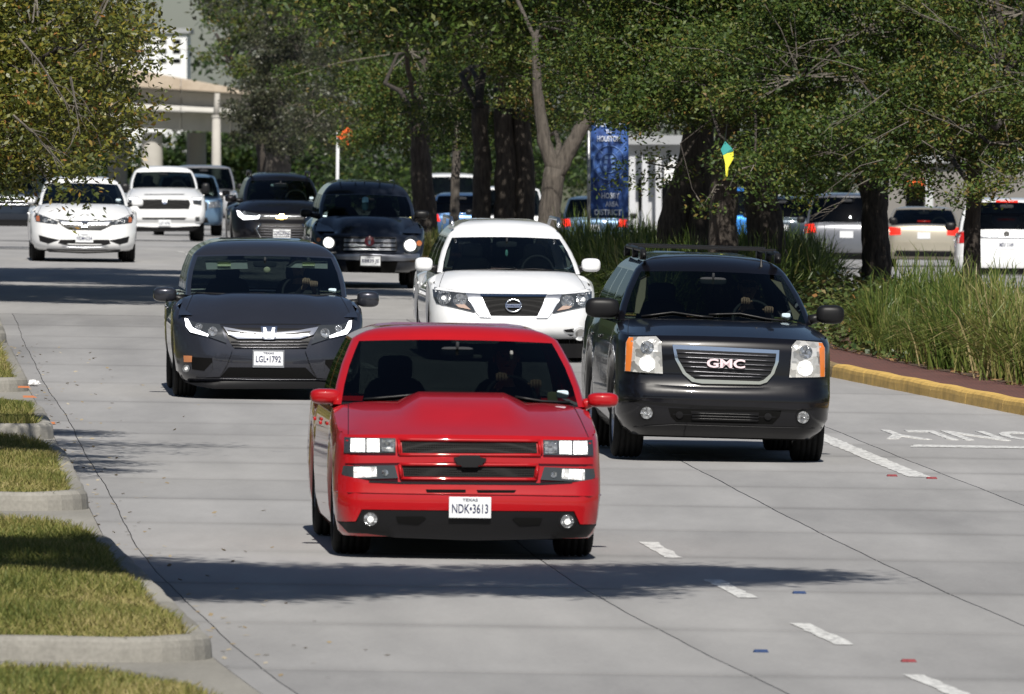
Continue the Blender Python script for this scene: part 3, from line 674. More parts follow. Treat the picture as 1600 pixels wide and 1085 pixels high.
dk_l = 'shaded dark grass clump under the median oaks'; dk_g = 'shaded grass clumps under the oaks'
for D in np.arange(112, 152, 1.15):
    for k in range(6):
        off = kerbR(D) + 1.35 + .62 * k + rg.uniform(-.15, .15); X = J(D) + off; px = 800 + F * X / D
        if 1360 < px < 2400 and k < (6 if px < 1660 else 3) and off < inner(D) - .5: place(rg.choice(CL), D + rg.uniform(-.3, .3), off, rg.uniform(.55, 1.1) * (1 if px > 1420 else .95), sun_l, sun_g)
for D in np.arange(163, 190, 1.5):
    for k in range(7):
        off = kerbR(D) + .5 + .75 * k + rg.uniform(-.2, .2); X = J(D) + off; px = 800 + F * X / D
        if 880 < px < 1285 and off < inner(D) - .4: place(rg.choice(CLD), D + rg.uniform(-.4, .4), off, rg.uniform(.85, 1.08), dk_l, dk_g)
for px, D, sc in ((668, 214, .45), (690, 216, .5), (1240, 175, .9)): place(rg.choice(CL), D, offs(px, D), sc, 'small green plant clump at the far median kerb' if px < 900 else dk_l, 'small plants at the far kerb' if px < 900 else dk_g)
# ivy ground cover between
IVY = leafmat('ivy_leaves', [(.025, .045, .012), (.05, .08, .02), (.09, .12, .035), (.15, .15, .05), (.3, .13, .05)], .32, .6, .15)
n = 15000; D = NR.uniform(141, 164, n); kk = np.array([kerbR(x) for x in D]); Jx = np.array([J(x) for x in np.linspace(140, 166, 60)]); Jd = np.interp(D, np.linspace(140, 166, 60), Jx)
u = NR.uniform(0, 1, n); off = kk + .95 + u * 4.2; X = Jd + off; px = 800 + F * X / D
keep = (px > 1180) & (px < 1420); D, off, X, u, px = D[keep], off[keep], X[keep], u[keep], px[keep]
zg = np.array([gz(a, b) for a, b in zip(D, off)]); hill = (.55 + .13 * np.sin(D * 2.1 + off * 3) + .1 * np.sin(off * 5.3)) * np.clip(u * 5, .15, 1)
C = np.stack([X, D, zg + .13 + hill * NR.uniform(.25, 1, len(D)) ** .5], 1)
obj('ivy_ground_cover', quads_mesh(leaf_quads(C, .085, .07, .8), np.clip(NR.normal(.4, .24, len(D)), 0, 1)), None, IVY, kind='stuff', label='glossy ivy ground cover beside the sunny grasses', category='ivy')
# fallen leaves on the mulch
n = 1500; D = NR.uniform(128, 165, n); off = np.array([kerbR(x) for x in D]) + NR.uniform(.9, 2.2, n)
C = np.array([tuple(RP(a, b, .16)) for a, b in zip(D, off)])
obj('leaf_litter', quads_mesh(leaf_quads(C, .07, .045, 3.), NR.uniform(.5, 1, n)), None, leafmat('fallen_leaves', [(.12, .07, .03), (.2, .11, .05), (.28, .17, .09)], .8, .2, .1), kind='stuff', label='brown fallen leaves along the planting bed', category='leaves')
# ------------------------------------------------------------------ vehicles
def facet(name, col, rough, metal, scale=26., emit=0., ecol=(1, .98, .93), depth=.03):
    m = mat(name, col, rough, metal, 1.); nt = m.node_tree; b = nt.nodes['Principled BSDF']
    tc = N(nt, 'ShaderNodeTexCoord'); v = N(nt, 'ShaderNodeTexVoronoi'); v.inputs['Scale'].default_value = scale; v.distance = 'CHEBYCHEV'; nt.links.new(tc.outputs['Object'], v.inputs['Vector'])
    bp = N(nt, 'ShaderNodeBump'); bp.inputs['Strength'].default_value = 1.; bp.inputs['Distance'].default_value = depth; nt.links.new(v.outputs['Distance'], bp.inputs['Height']); nt.links.new(bp.outputs[0], b.inputs['Normal'])
    cr = N(nt, 'ShaderNodeMix', data_type='RGBA'); cr.inputs[6].default_value = (*[c * .35 for c in col], 1); cr.inputs[7].default_value = (*col, 1)
    sp = N(nt, 'ShaderNodeSeparateColor'); nt.links.new(v.outputs['Color'], sp.inputs[0]); nt.links.new(sp.outputs[0], cr.inputs[0]); nt.links.new(cr.outputs[2], b.inputs['Base Color'])
    if emit:
        b.inputs['Emission Color'].default_value = (*ecol, 1); mm = N(nt, 'ShaderNodeMath', operation='MULTIPLY_ADD'); mm.inputs[1].default_value = emit; mm.inputs[2].default_value = emit * .45
        nt.links.new(sp.outputs[0], mm.inputs[0]); nt.links.new(mm.outputs[0], b.inputs['Emission Strength'])
    return m
BLACK = mat('black_plastic', (.010, .010, .011), .4, spec=.3)
SATIN = mat('satin_black', (.008, .008, .009), .45, spec=.25)
RUBBER = mat('tyre_rubber', (.014, .014, .014), .85, spec=.2, noise=.25, nscale=20)
RIM = mat('alloy_rim', (.5, .5, .52), .3, .9)
CHROME = mat('chrome', (.78, .8, .83), .12, 1.)
CHROMEB = mat('brushed_chrome', (.6, .62, .66), .3, 1.)
LENS = facet('clear_lens', (.62, .64, .66), .15, .7, 30)
LENSD = mat('dark_lens', (.05, .055, .06), .1, .3, 1.)
HALO = facet('frosted_lens', (.74, .73, .70), .2, .35, 14, depth=.012)
LITW = facet('lit_headlight', (.8, .8, .8), .2, .4, 22, 1.6)
DCHR = mat('dark_chrome', (.09, .09, .1), .3, .7)
LITB = mat('lit_led_strip', (.9, .9, .9), .3, emit=(.9, .93, 1), estr=2.4)
LITS = facet('lit_reflector', (.75, .75, .74), .2, .4, 30, .9)
AMBER = mat('amber_lens', (.75, .2, .03), .2, coat=1.)
REDL = mat('red_lens', (.45, .01, .01), .15, coat=1., emit=(1, .05, .03), estr=.12)
BRAKE = mat('lit_brake_lamp', (.6, .02, .01), .2, emit=(1, .03, .015), estr=.6)
PLATE = mat('plate_white', (.72, .74, .76), .45)
PLATETXT = mat('plate_ink', (.02, .025, .08), .5)
GLASS = glass('windshield_glass', .48)
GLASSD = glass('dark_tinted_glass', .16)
UNDER = mat('underbody', (.005, .005, .005), .9, spec=.1)
INTER = mat('interior_dark', (.022, .024, .028), .8)
INTERG = mat('interior_grey', (.22, .22, .21), .8)
TAN = mat('interior_tan', (.3, .25, .18), .8)
GOLD = mat('gold_emblem', (.85, .6, .2), .25, .8)
STICK = mat('sticker_pale', (.55, .68, .75), .5)
def meshgrille():
    m = bpy.data.materials.new('grille_mesh'); m.use_nodes = True; nt = m.node_tree; b = nt.nodes['Principled BSDF']
    tc = N(nt, 'ShaderNodeTexCoord'); v = N(nt, 'ShaderNodeTexVoronoi'); v.inputs['Scale'].default_value = 62; v.inputs['Randomness'].default_value = .08
    v.feature = 'DISTANCE_TO_EDGE'
    nt.links.new(tc.outputs['Object'], v.inputs['Vector'])
    cr = N(nt, 'ShaderNodeValToRGB'); cr.color_ramp.elements[0].color = (.016, .016, .016, 1); cr.color_ramp.elements[1].color = (.003, .003, .003, 1)
    cr.color_ramp.elements[0].position = .1; cr.color_ramp.elements[1].position = .2
    nt.links.new(v.outputs['Distance'], cr.inputs[0]); nt.links.new(cr.outputs[0], b.inputs['Base Color']); b.inputs['Roughness'].default_value = .7; b.inputs['Specular IOR Level'].default_value = .2
    bp = N(nt, 'ShaderNodeBump'); bp.invert = True; bp.inputs['Strength'].default_value = .8; bp.inputs['Distance'].default_value = .01
    nt.links.new(v.outputs['Distance'], bp.inputs['Height']); nt.links.new(bp.outputs[0], b.inputs['Normal'])
    return m
MESHG = meshgrille()

WHEELS = {}
def wheel_meshes(r, w):
    k = (round(r, 3), round(w, 3))
    if k in WHEELS: return WHEELS[k]
    t = MB(); h = w / 2; ri = r * .66
    prof = [(-h * .8, ri), (-h, ri + .02), (-h * 1.03, (ri + r) / 2), (-h * .97, r - .03), (-h * .82, r - .008)]
    for g in (-.55, -.18, .18, .55):
        prof += [(h * (g - .07), r), (h * (g - .05), r - .009), (h * (g + .05), r - .009), (h * (g + .07), r)]
    prof += [(h * .82, r - .008), (h * .97, r - .03), (h * 1.03, (ri + r) / 2), (h, ri + .02), (h * .8, ri)]
    t.lathe(prof, 32)
    q = MB()
    q.lathe([(-h * .85, ri), (-h * .9, ri * .97), (-h * .5, ri * .9), (h * .5, ri * .9), (h * .9, ri * .97), (h * .85, ri)], 28)
    for sgn in (-1, 1):
        for i in range(5):
            a = 2 * math.pi * i / 5
            for da in (-.13, .13):
                p0 = (sgn * h * .62, math.cos(a + da * .6) * ri * .1, math.sin(a + da * .6) * ri * .1)
                p1 = (sgn * h * .72, math.cos(a + da) * ri * .95, math.sin(a + da) * ri * .95)
                q.tube([p0, p1], [.035, .024], 5)
        q.lathe([(sgn * h * .66, .001), (sgn * h * .66, .055), (sgn * h * .5, .07)], 12)
    WHEELS[k] = (t.me(True), q.me())
    WHEELS[k][0].materials.append(RUBBER); WHEELS[k][1].materials.append(RIM)
    return WHEELS[k]

class Car:
    def __init__(s, name, label, cat, px, D, yaw=.054, roll=.014, zoom=(0, 0, 1), group='cars in traffic on the road', dz=0.):
        s.zoom = zoom
        X = (px - 800) / F * D; off = X - J(D)
        sl = (gz(D + 4, off) - gz(D, off)) / 4
        s.root = thing(name, label, cat, (X, D, gz(D, off) + dz), (sl, roll, yaw), group)
        s.M = Matrix.Translation(s.root.location) @ Euler((sl, roll, yaw)).to_matrix().to_4x4()
        s.inv = s.M.inverted()
        s.bvh = None; s.cbvh = None
    def lray(s, zx, zy):
        px, py = s.zoom[0] + zx * s.zoom[2], s.zoom[1] + zy * s.zoom[2]
        o = s.inv @ Vector((0, 0, CAMZ)); d = (s.inv.to_3x3() @ ray(px, py)).normalized()
        return o, d
    def P(s, zx, zy, d=0.):
        o, r = s.lray(zx, zy); p = o + r * ((d - o.y) / r.y)
        return p
    def sz(s, zpx):      # zoom pixels -> metres at the front
        return zpx * s.zoom[2] * s.root.location.y / F
    def shell(s, m, hood, wsb, wst, roof, xl, xr, dc, dt, dr, L, zs=.28, wheels=(.92, 3.9, .36, .25), nose=None, k=.72, rc=.42, bow=.06,
              crown=.05, hoodfn=None, rcrown=.05, drear=None, deck_drop=0., glassm=None, roofm=None, wbow=.16, spans=((.03, .32), (.36, .64), (.68, .95)),
              hoodm=None, belt=None, zh=None, cowl_up=.0, mirror_m=None, side_glass=None, interior=True, seats=True, doors=True, track=None, hw=None, nosecr=.05):
        root = s.root; mid = (xl + xr) / 2
        hw = hw or (s.P(xr, hood, .3).x - s.P(xl, hood, .3).x) / 2
        zh = zh or s.P(mid, hood, nose[-1][1] if nose else .1).z
        zb = s.P(mid, wsb[0], dc).z; zt = s.P(mid, wst[0], dt).z
        hwb = (s.P(wsb[2], wsb[0], dc + .1).x - s.P(wsb[1], wsb[0], dc + .1).x) / 2
        hwt = (s.P(wst[2], wst[0], dt).x - s.P(wst[1], wst[0], dt).x) / 2
        zroof = s.P(mid, roof, dt + .7).z
        s.zs = zs; s.hw, s.zh, s.zb, s.zt, s.hwb, s.hwt, s.dc, s.dt = hw, zh, zb, zt, hwb, hwt, dc, dt
        belt = belt if belt is not None else zb - .055
        rc = min(rc, .5); nose = nose or [(0, .10, .90, 0), (.06, .05, .95, .05), (.2, 0, .985, .2), (.45, 0, 1, .42), (.62, .03, 1, .6), (.8, .05, .99, .78), (.93, .08, .975, .92), (1., .14, .95, 1.)]
        wf, wr, wrad, wwid = wheels; s.w0 = nose[0][2]
        def ztop(y): return float(np.interp(y, [0, .25, dc, dc + .5, L], [zh - nosecr, zh - nosecr * .4, belt - .0, belt, belt]))
        Ra = wrad + .065
        def zbot(y):
            z = zs
            for w0 in (wf, wr):
                if abs(y - w0) < Ra: z = max(z, wrad + math.sqrt(max(0, Ra * Ra - (y - w0) ** 2)))
            return z
        tw = nose[-1][2]
        def tuck(y, ts): return max(0, hw * tw - (hwb + .075)) * smooth((ts - .62) / .38) * smooth((y - .3) / max(.25, dc - .1))
        def yfront(a, y0):
            y = y0 + bow * a * a
            if a > k:
                q = (a - k) / (1 - k); y += rc * (1 - math.sqrt(max(0, 1 - min(1, q) ** 2)))
            return y
        fronts = [i / 9 * k for i in range(9)]
        corner = [k + (1 - k) * math.sin(math.pi / 2 * i / 8) for i in range(8)]
        rows = []; tags = []
        # refine levels
        lv = []
        for i in range(len(nose) - 1):
            for j in range(2):
                f = j / 2; lv.append(tuple(nose[i][q] * (1 - f) + nose[i + 1][q] * f for q in range(4)))
        lv.append(nose[-1])
        ys0 = bow + rc; nS = 44
        for (fz, y0, wfr, ts) in lv:
            row = []; h = hw * wfr; zf = zs + fz * (zh - zs)
            for a in fronts: row.append((a * h, yfront(a, y0), zf - nosecr * .6 * fz * a * a))
            for i, a in enumerate(corner):
                y = yfront(a, y0); w = smooth(i / 8)
                zsid = zbot(y) + ts * (ztop(y) - zbot(y))
                row.append((a * h, y, (zf - nosecr * .6 * fz * a * a) * (1 - w) + zsid * w))
            ya = y0 + ys0; yb = L - .25
            for i in range(nS + 1):
                y = ya + (yb - ya) * i / nS
                row.append((h - tuck(y, ts), y, zbot(y) + ts * (ztop(y) - zbot(y))))
            zrr = zs + .05 + ts * (ztop(L) - zs - .05)
            for i in range(1, 6):
                a = math.pi / 2 * i / 5
                row.append((h - .22 * (1 - math.cos(a)), yb + .22 * math.sin(a), zrr))
            for i in range(1, 6): row.append(((h - .22) * (1 - i / 5), L - .03 + .03 * i / 5, zrr))
            rows.append(row)
        w = len(rows[0]); nF = len(fronts) + len(corner)
        V = []; Fc = []; Fd = {}
        for sg in (1, -1):
            n = len(V)
            for r in rows: V += [(p[0] * sg, p[1], p[2]) for p in r]
            for i in range(len(rows) - 1):
                for c in range(w - 1):
                    f = (n + i * w + c, n + i * w + c + 1, n + (i + 1) * w + c + 1, n + (i + 1) * w + c)
                    if sg < 0: f = f[::-1]
                    key = None
                    if doors and nF <= c < nF + nS:
                        ym = ys0 + (L - .25 - ys0) * (c - nF + .5) / nS
                        d1 = max(dc + .05, wf + Ra + .03); d2 = min(dr + .3, wr - Ra - .02); dm = d1 + (d2 - d1) * .53
                        if d1 < ym < d2 and i > 1: key = (sg, 0 if ym < dm else 1)
                    (Fd.setdefault(key, []) if key else Fc).append(f)
        def sub(faces):
            idx = {}; vv = []; ff = []
            for f in faces:
                g = []
                for q in f:
                    if q not in idx: idx[q] = len(vv); vv.append(V[q])
                    g.append(idx[q])
                ff.append(g)
            me = mesh(vv, ff)
            bm = bmesh.new(); bm.from_mesh(me); bmesh.ops.remove_doubles(bm, verts=bm.verts, dist=1e-4)
            bmesh.ops.dissolve_degenerate(bm, edges=bm.edges, dist=1e-5)
            bm.to_mesh(me); bm.free(); me.polygons.foreach_set('use_smooth', [True] * len(me.polygons)); me.update()
            return me
        bme = sub(Fc); s.body = obj('body', bme, root, m)
        for key, fs in Fd.items():
            d = obj('door', sub(fs), root, m)
            ym = np.mean([V[q][1] for f in fs for q in f]); yM = max(V[q][1] for f in fs for q in f)
            hb = MB().box(-.012, .012, -.09, .09, -.014, .014); hh = bevel(hb.build('handle', m, d), .008)
            hh.location = (key[0] * (hw * 1.0 + .012), yM - .18, belt - .14)
        # hood
        na, nb = 25, 16
        def hpoint(a, b):
            aa = abs(a); h = hw * tw
            yf = yfront(aa, nose[-1][1]); yc = dc + .1 * aa * aa
            y = yf + (yc - yf) * b
            zc = zh - nosecr * .6 * aa * aa * (1 - b) + (zb - zh) * (1 - (1 - b) ** 1.35)
            zz = zc + crown * math.sin(math.pi * min(1, b * .95)) * (1 - aa ** 2.5) * .6
            k4 = aa ** 8; zz = zz * (1 - k4) + (ztop(y) if b > 0 else zh - nosecr * .6) * k4
            if hoodfn: zz += hoodfn(a, b)
            return (a * (h - tuck(y, 1.)), y, zz)
        hrows = [[hpoint(-1 + 2 * i / (na - 1), j / (nb - 1)) for i in range(na)] for j in range(nb)]
        hm = MB().grid(hrows); hme = hm.me(True); s.hood = obj('hood', hme, root, hoodm or m)
        if dc > .6:
            for sg in (-1, 1): MB().tube([tuple(Vector(hpoint(sg * (.93 - .05 * b_ / 10), b_ / 10)) + Vector((0, -.0005, .0005))) for b_ in range(0, 11)], .0035, 5).build('hood_seam', BLACK, root)
        # cabin ring
        yrb = drear if drear else dr + .35
        f_list = [0, .035, .3, .6, .85, .965, 1.]
        pw = .055
        qs = sorted(set([0., 1.] + [v for sp in spans for v in sp] + [i / 12 for i in range(13)]))
        crow = []
        for f in f_list:
            h = (hwb + pw) * (1 - f) + (hwt + pw) * f + .025 * math.sin(math.pi * f)
            z = (zb - .03) * (1 - f) + zt * f
            yf = dc * (1 - f) + dt * f - .03 * math.sin(math.pi * f); yr = yrb * (1 - f) + dr * f
            row = []
            xw = h - pw
            for i in range(9): 
                a = i / 8; row.append((xw * a, yf + wbow * a * a, z - .02 * a * a * f))
            for i in (1, 2): row.append((h - pw * (1 - i / 2) ** 1.5, yf + wbow + .035 * i, z - .02 * f))
            y0, y1 = yf + wbow + .07, yr - .1
            for q in qs[1:-1]: row.append((h, y0 + (y1 - y0) * q, z - .02 * f))
            row.append((h - .01, y1, z - .02 * f)); row.append((h - .06, yr - .03, z))
            for i in range(5, -1, -1): row.append(((h - .1) * i / 5, yr, z))
            crow.append(row)
        top = crow[-1]; yc_ = (top[0][1] + top[-1][1]) / 2
        for r_ in (.988, .96, .92, .86, .76, .6, .35, 0.):
            crow.append([(p[0] * r_, yc_ + (p[1] - yc_) * (r_ if r_ < .9 else r_), p[2] * (1 - (1 - r_) ** 1) + (zt) * (1 - r_) + (zroof - zt) * (1 - r_ ** 6)) for p in top])
        w = len(top); V = []; groups = {}
        ns0 = 11
        for sg in (1, -1):
            n = len(V)
            for r_ in crow: V += [(p[0] * sg, p[1], p[2]) for p in r_]
            for i in range(len(crow) - 1):
                for c in range(w - 1):
                    fq = (n + i * w + c, n + i * w + c + 1, n + (i + 1) * w + c + 1, n + (i + 1) * w + c)
                    if sg < 0: fq = fq[::-1]
                    key = 'paint'
                    if 1 <= i < 5 + 0:
                        if c < 8: key = 'ws'
                        elif c >= w - 6: key = 'rear'
                        elif ns0 - 1 <= c < w - 8:
                            q0 = (qs[c - ns0 + 1] + qs[c - ns0 + 2]) / 2
                            for si, sp in enumerate(spans):
                                if sp[0] < q0 < sp[1]: key = ('side', sg, si)
                    elif i == 0 and c < 8: key = 'cowl'
                    elif i >= 6: key = 'roof'
                    groups.setdefault(key, []).append(fq)
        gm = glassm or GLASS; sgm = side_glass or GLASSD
        obj('pillar_frame', sub(groups['paint']), root, m); obj('cowl', sub(groups['cowl']), root, BLACK)
        MB().grid([[(a * (hw * tw - tuck(y, 1.) - .004), y, ztop(y) - (.006 if y > dc - .2 else .012)) for a in (-1, -.5, 0, .5, 1)] for y in ([.42, .6, .8] if dc > .85 else []) + ([dc - .15, dc + .1] if dc > .4 else [dc + .05, dc + .1]) + [dc + .35, dc + .8, yrb - .35]]).build('belt_shelf', m, root)
        s.roof = obj('roof', sub(groups['roof']), root, roofm or m)
        s.ws = obj('windshield', sub(groups['ws']), root, gm)
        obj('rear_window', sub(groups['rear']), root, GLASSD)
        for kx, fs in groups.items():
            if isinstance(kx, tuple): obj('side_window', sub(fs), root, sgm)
        # deck behind the cabin
        if L - yrb > .25:
            z0 = ztop(L) - deck_drop
            hh = hw * tw - (.05 if deck_drop else 0)
            dk = MB().grid([[(a * hh, y, z0 + (.03 * (1 - a * a) if not deck_drop else 0)) for a in (-1, -.6, 0, .6, 1)] for y in (yrb - .3, yrb + (L - yrb) * .5, L - .12, L - .02)])
            dk.build('cargo_bed' if deck_drop else 'trunk_lid', m, root, True)
        # under body, wells
        ub = MB().box(-hw * .78, hw * .78, .35, L - .4, zs - .02, zs + .35)
        for w0 in (wf, wr): ub.box(-hw * .66, hw * .66, w0 - .06, w0 + .06, wrad - .05, wrad + .05)
        bevel(ub.build('underbody', UNDER, root), .03)
        MB().box(-hw * .7, hw * .7, wf - .5, wf + .5, zs + .35, min(zh - .1, zb - .2)).build('engine_bay', UNDER, root)
        tm, rm = wheel_meshes(wrad, wwid); tr = track or hw - wwid / 2 - .025
        for sx in (-1, 1):
            for w0 in (wf, wr):
                o = obj('wheel', tm, root); o.location = (sx * tr, w0, wrad); obj('rim', rm, o)
        # interior
        if interior:
            xd = hwb - .02
            rowsd = [[(xd * a, dc + wbow * a * a + d, z) for a in [-1 + i / 5 for i in range(11)]] for d, z in ((.0, zb - .06), (.3, zb - .015), (.62, zb - .02), (.72, zb - .1), (.72, zb - .55))]
            MB().grid(rowsd).build('dashboard', INTER, root, True)
            if seats:
                for sx in (-1, 1):
                    st = MB().ellipsoid((sx * hwb * .47, dc + 1.55, zb - .28), (.25, .1, .42), 4).ellipsoid((sx * hwb * .47, dc + 1.58, zb + .2), (.13, .06, .1), 4)
                    st.ellipsoid((sx * hwb * .47, dc + 1.25, zb - .6), (.26, .3, .12), 4)
                    st.build('seat', INTER, root, True)
            cx = hwb * .47; cy, cz = dc + .78, zb + .0
            pts = [(cx + .185 * math.cos(t), cy + .06 * math.sin(t), cz + .17 * math.sin(t)) for t in [2 * math.pi * i / 24 for i in range(25)]]
            sw = MB().tube(pts, .014, 6)
            for t in (-.2, math.pi + .2, -math.pi / 2): sw.tube([(cx, cy, cz - .02), (cx + .18 * math.cos(t), cy + .06 * math.sin(t), cz + .165 * math.sin(t))], .016, 5)
            sw.build('steering_wheel', INTER, root, True)
            mr = MB().ellipsoid((0, dt - .12, zt - .1), (.125, .02, .035), 4).tube([(0, dt - .12, zt - .1), (0, dt - .16, zt - .03)], .012)
            mr.build('rear_view_mirror', INTER, root, True)
        # ray targets
        def bv(objs):
            vs = []; fs = []
            for o in objs:
                n = len(vs); vs += [v.co.copy() for v in o.data.vertices]; fs += [[q + n for q in p.vertices] for p in o.data.polygons]
            return BVHTree.FromPolygons(vs, fs)
        s.bvh = bv([s.body, s.hood]); s.cbvh = bv([s.ws, s.roof])
        return s
    def loc(s, zx, zy, bvh=None):
        o, d = s.lray(zx, zy); h = (bvh or s.bvh).ray_cast(o, d)
        if h[0] is None or h[0].y > s.dt + 1: return s.P(zx, zy, .15)
        return h[0]
    def surf(s, x, z, bvh, default=.12):
        h = bvh.ray_cast(Vector((x, -5, z)), Vector((0, 1, 0)))
        if (h[0] is None or h[0].y > 2.6) and z < s.zs + .04:
            h = bvh.ray_cast(Vector((x, -5, s.zs + .05)), Vector((0, 1, 0)))
            if h[0] is not None: return h[0].y + (s.zs + .05 - z) * .25
        if h[0] is None or h[0].y > 2.6: return default
        return h[0].y
    def patch(s, name, poly, m, off=.004, thick=.03, mirror=False, step=.06, parent=None, bvh=None, local=False, flip=False, label=None):
        bvh = bvh or s.bvh; out = []
        pts = list(poly) if local else [((q := s.loc(a, b, bvh)).x, q.z) for a, b in poly]
        lim = lambda z: s.hw * (.972 if z > s.zs + .09 else s.w0 * .96)
        pts = [(max(-lim(z), min(lim(z), x)), z) for x, z in pts]
        sides = [1, -1] if mirror else [1]
        for sg in sides:
            pp = [(x * sg, z) for x, z in pts]
            bm = bmesh.new(); vs = [bm.verts.new((x, 0, z)) for x, z in pp]; bm.faces.new(vs)
            xs = [p[0] for p in pp]; zs = [p[1] for p in pp]
            for ax, (lo, hi) in ((0, (min(xs), max(xs))), (2, (min(zs), max(zs)))):
                n = int((hi - lo) / step)
                for i in range(1, n + 1):
                    c = lo + (hi - lo) * i / (n + 1); co = Vector((c if ax == 0 else 0, 0, c if ax == 2 else 0)); no = Vector((1 if ax == 0 else 0, 0, 1 if ax == 2 else 0))
                    bmesh.ops.bisect_plane(bm, geom=bm.verts[:] + bm.edges[:] + bm.faces[:], plane_co=co, plane_no=no)
            bmesh.ops.triangulate(bm, faces=bm.faces[:])
            bm.verts.index_update()
            V = []
            ysum = [s.surf(v.co.x, v.co.z, bvh, None) for v in bm.verts]
            good = [y for y in ysum if y is not None]; dy = (sum(good) / len(good)) if good else .12
            ys = [y if y is not None else dy for y in ysum]
            FV = [(v.co.x, y - off, v.co.z) for v, y in zip(bm.verts, ys)]
            FF = []
            for f in bm.faces:
                q = [v.index for v in f.verts]
                if f.normal.y > 0: q = q[::-1]
                FF.append(q)
            nF_ = len(FF); n = len(FV)
            for e in bm.edges:
                if len(e.link_faces) == 1:
                    a, b = e.verts[0].index, e.verts[1].index; k0 = len(FV)
                    FV += [FV[a], FV[b], (FV[b][0], FV[b][1] + thick + off, FV[b][2]), (FV[a][0], FV[a][1] + thick + off, FV[a][2])]
                    FF.append((k0, k0 + 1, k0 + 2, k0 + 3))
            bm.free()
            me = mesh(FV, FF)
            me.polygons.foreach_set('use_smooth', [i < nF_ for i in range(len(FF))])
            o = obj(name, me, parent or s.root, m)
            if label: o['label'] = label
            out.append(o)
        return out
    def disc(s, name, c, r, m, off=.006, thick=.03, mirror=False, n=20, **kw):
        return s.patch(name, [(c[0] + r * math.cos(2 * math.pi * i / n), c[1] + r * math.sin(2 * math.pi * i / n)) for i in range(n)], m, off, thick, mirror, **kw)
    def bar(s, name, pts, r, m, off=.01, mirror=False, bvh=None, flat=1., parent=None, local=False):
        bvh = bvh or s.bvh; out = []
        p0 = list(pts) if local else [((q := s.loc(a, b, bvh)).x, q.z) for a, b in pts]
        p2 = []
        for i in range(len(p0) - 1):
            nseg = max(1, int(math.hypot(p0[i + 1][0] - p0[i][0], p0[i + 1][1] - p0[i][1]) / .08))
            for j in range(nseg): f = j / nseg; p2.append((p0[i][0] * (1 - f) + p0[i + 1][0] * f, p0[i][1] * (1 - f) + p0[i + 1][1] * f))
        p2.append(p0[-1])
        for sg in ([1, -1] if mirror else [1]):
            P3 = []; ly = .12
            for x, z in p2:
                y = s.surf(x * sg, z, bvh, None); ly = y if y is not None else ly
                P3.append((x * sg, ly - off, z))
            out.append(MB().tube(P3, r, 6).build(name, m, parent or s.root, True))
        return out
    def plate(s, c, txt, extra=0., frame=None, top='TEXAS', wm=.305, tilt=0.):
        p = s.loc(*c); hm = wm * .5
        y = min(s.surf(p.x + dx, p.z + dz, s.bvh, p.y) for dx in (-wm / 2, 0, wm / 2) for dz in (-hm / 2, 0, hm / 2)) - .008 - extra
        b = MB().box(-wm / 2, wm / 2, -.004, .004, -hm / 2, hm / 2); o = b.build('license_plate', PLATE, s.root); o.location = (p.x, y, p.z); bevel(o, .003)
        if frame:
            q = MB(); e = .012
            q.box(-wm / 2 - e, wm / 2 + e, -.008, .004, hm / 2, hm / 2 + e).box(-wm / 2 - e, wm / 2 + e, -.008, .004, -hm / 2 - e * 1.6, -hm / 2 + .004)
            q.box(-wm / 2 - e, -wm / 2, -.008, .004, -hm / 2, hm / 2).box(wm / 2, wm / 2 + e, -.008, .004, -hm / 2, hm / 2)
            q.build('plate_frame', frame, o)
        if txt:
            t = obj('plate_lettering', fit_text(txt, wm * .86, hm * .44, .002, .012), o, PLATETXT); t.location = (0, -.006, -.008)
        if top:
            t = obj('plate_lettering', fit_text(top, wm * .36, hm * .13, .002, .01), o, PLATETXT); t.location = (0, -.006, hm * .36)
        return o
    def mirror(s, c, hwz, hhz, m, d=None, side=None, under=None):
        d = d if d is not None else s.dc + .28
        p = s.P(c[0], c[1], d); a, b = s.sz(hwz) * 1.02, s.sz(hhz) * 1.02
        sg = 1 if p.x > 0 else -1
        o = MB().ellipsoid((p.x, d, p.z), (a, .09, b), 3.2, 20, 12).build('side_mirror', m, s.root, True)
        xin = sg * (s.hwb + .03)
        MB().tube([(p.x - sg * a * .7, d + .02, p.z - b * .35), (xin, d + .06, p.z - b * .5 - .02)], [.035, .05], 8).build('mirror_arm', under or BLACK, o, True)
        MB().ellipsoid((p.x, d + .075, p.z), (a * .85, .03, b * .82), 3.2).build('mirror_glass', CHROME, o, True)
        return o
    def wipers(s, lines, r=.011):
        for ln in lines: s.bar('wiper', ln, r, BLACK, .02, bvh=s.cbvh)
    def box_at(s, name, c, hwz, hhz, d, m, th=.02, p=4., parent=None):
        q = s.P(c[0], c[1], d)
        return MB().ellipsoid((q.x, d, q.z), (s.sz(hwz), th, s.sz(hhz)), p, 16, 8).build(name, m, parent or s.root, True)
# ---- red lowered pickup, nearest
RED = paint('red', (.37, .006, .009), 0., .38, 1.)
c = Car('pickup_truck', 'red lowered pickup with hood scoop and lit headlights, nearest on the road', 'pickup', 732, 87.9, .058, .013, (460, 480, .3871))
def scoop(a, b):
    aa = abs(a); return .072 * smooth((b - .12) / .6) * (1 - smooth((aa - .37) / .1))
c.shell(RED, 516, (385, 212, 1170), (124, 296, 1066), 66, 160, 1240, 1.28, 2.02, 3.3, 5.2, .16, (.93, 4.2, .34, .27), hoodfn=scoop, crown=.03, rcrown=.05,
        nose=[(0, .10, .93, 0), (.05, .05, .96, .05), (.15, .02, .985, .2), (.4, 0, 1, .42), (.47, .02, 1, .5), (.52, .035, 1, .58), (.8, .05, .99, .8), (.95, .08, .98, .93), (1., .13, .965, 1.)],
        k=.84, rc=.28, bow=.07, deck_drop=.45, glassm=glass('limo_tint_glass', .21), spans=((.03, .5), (.56, .95)), nosecr=.02)
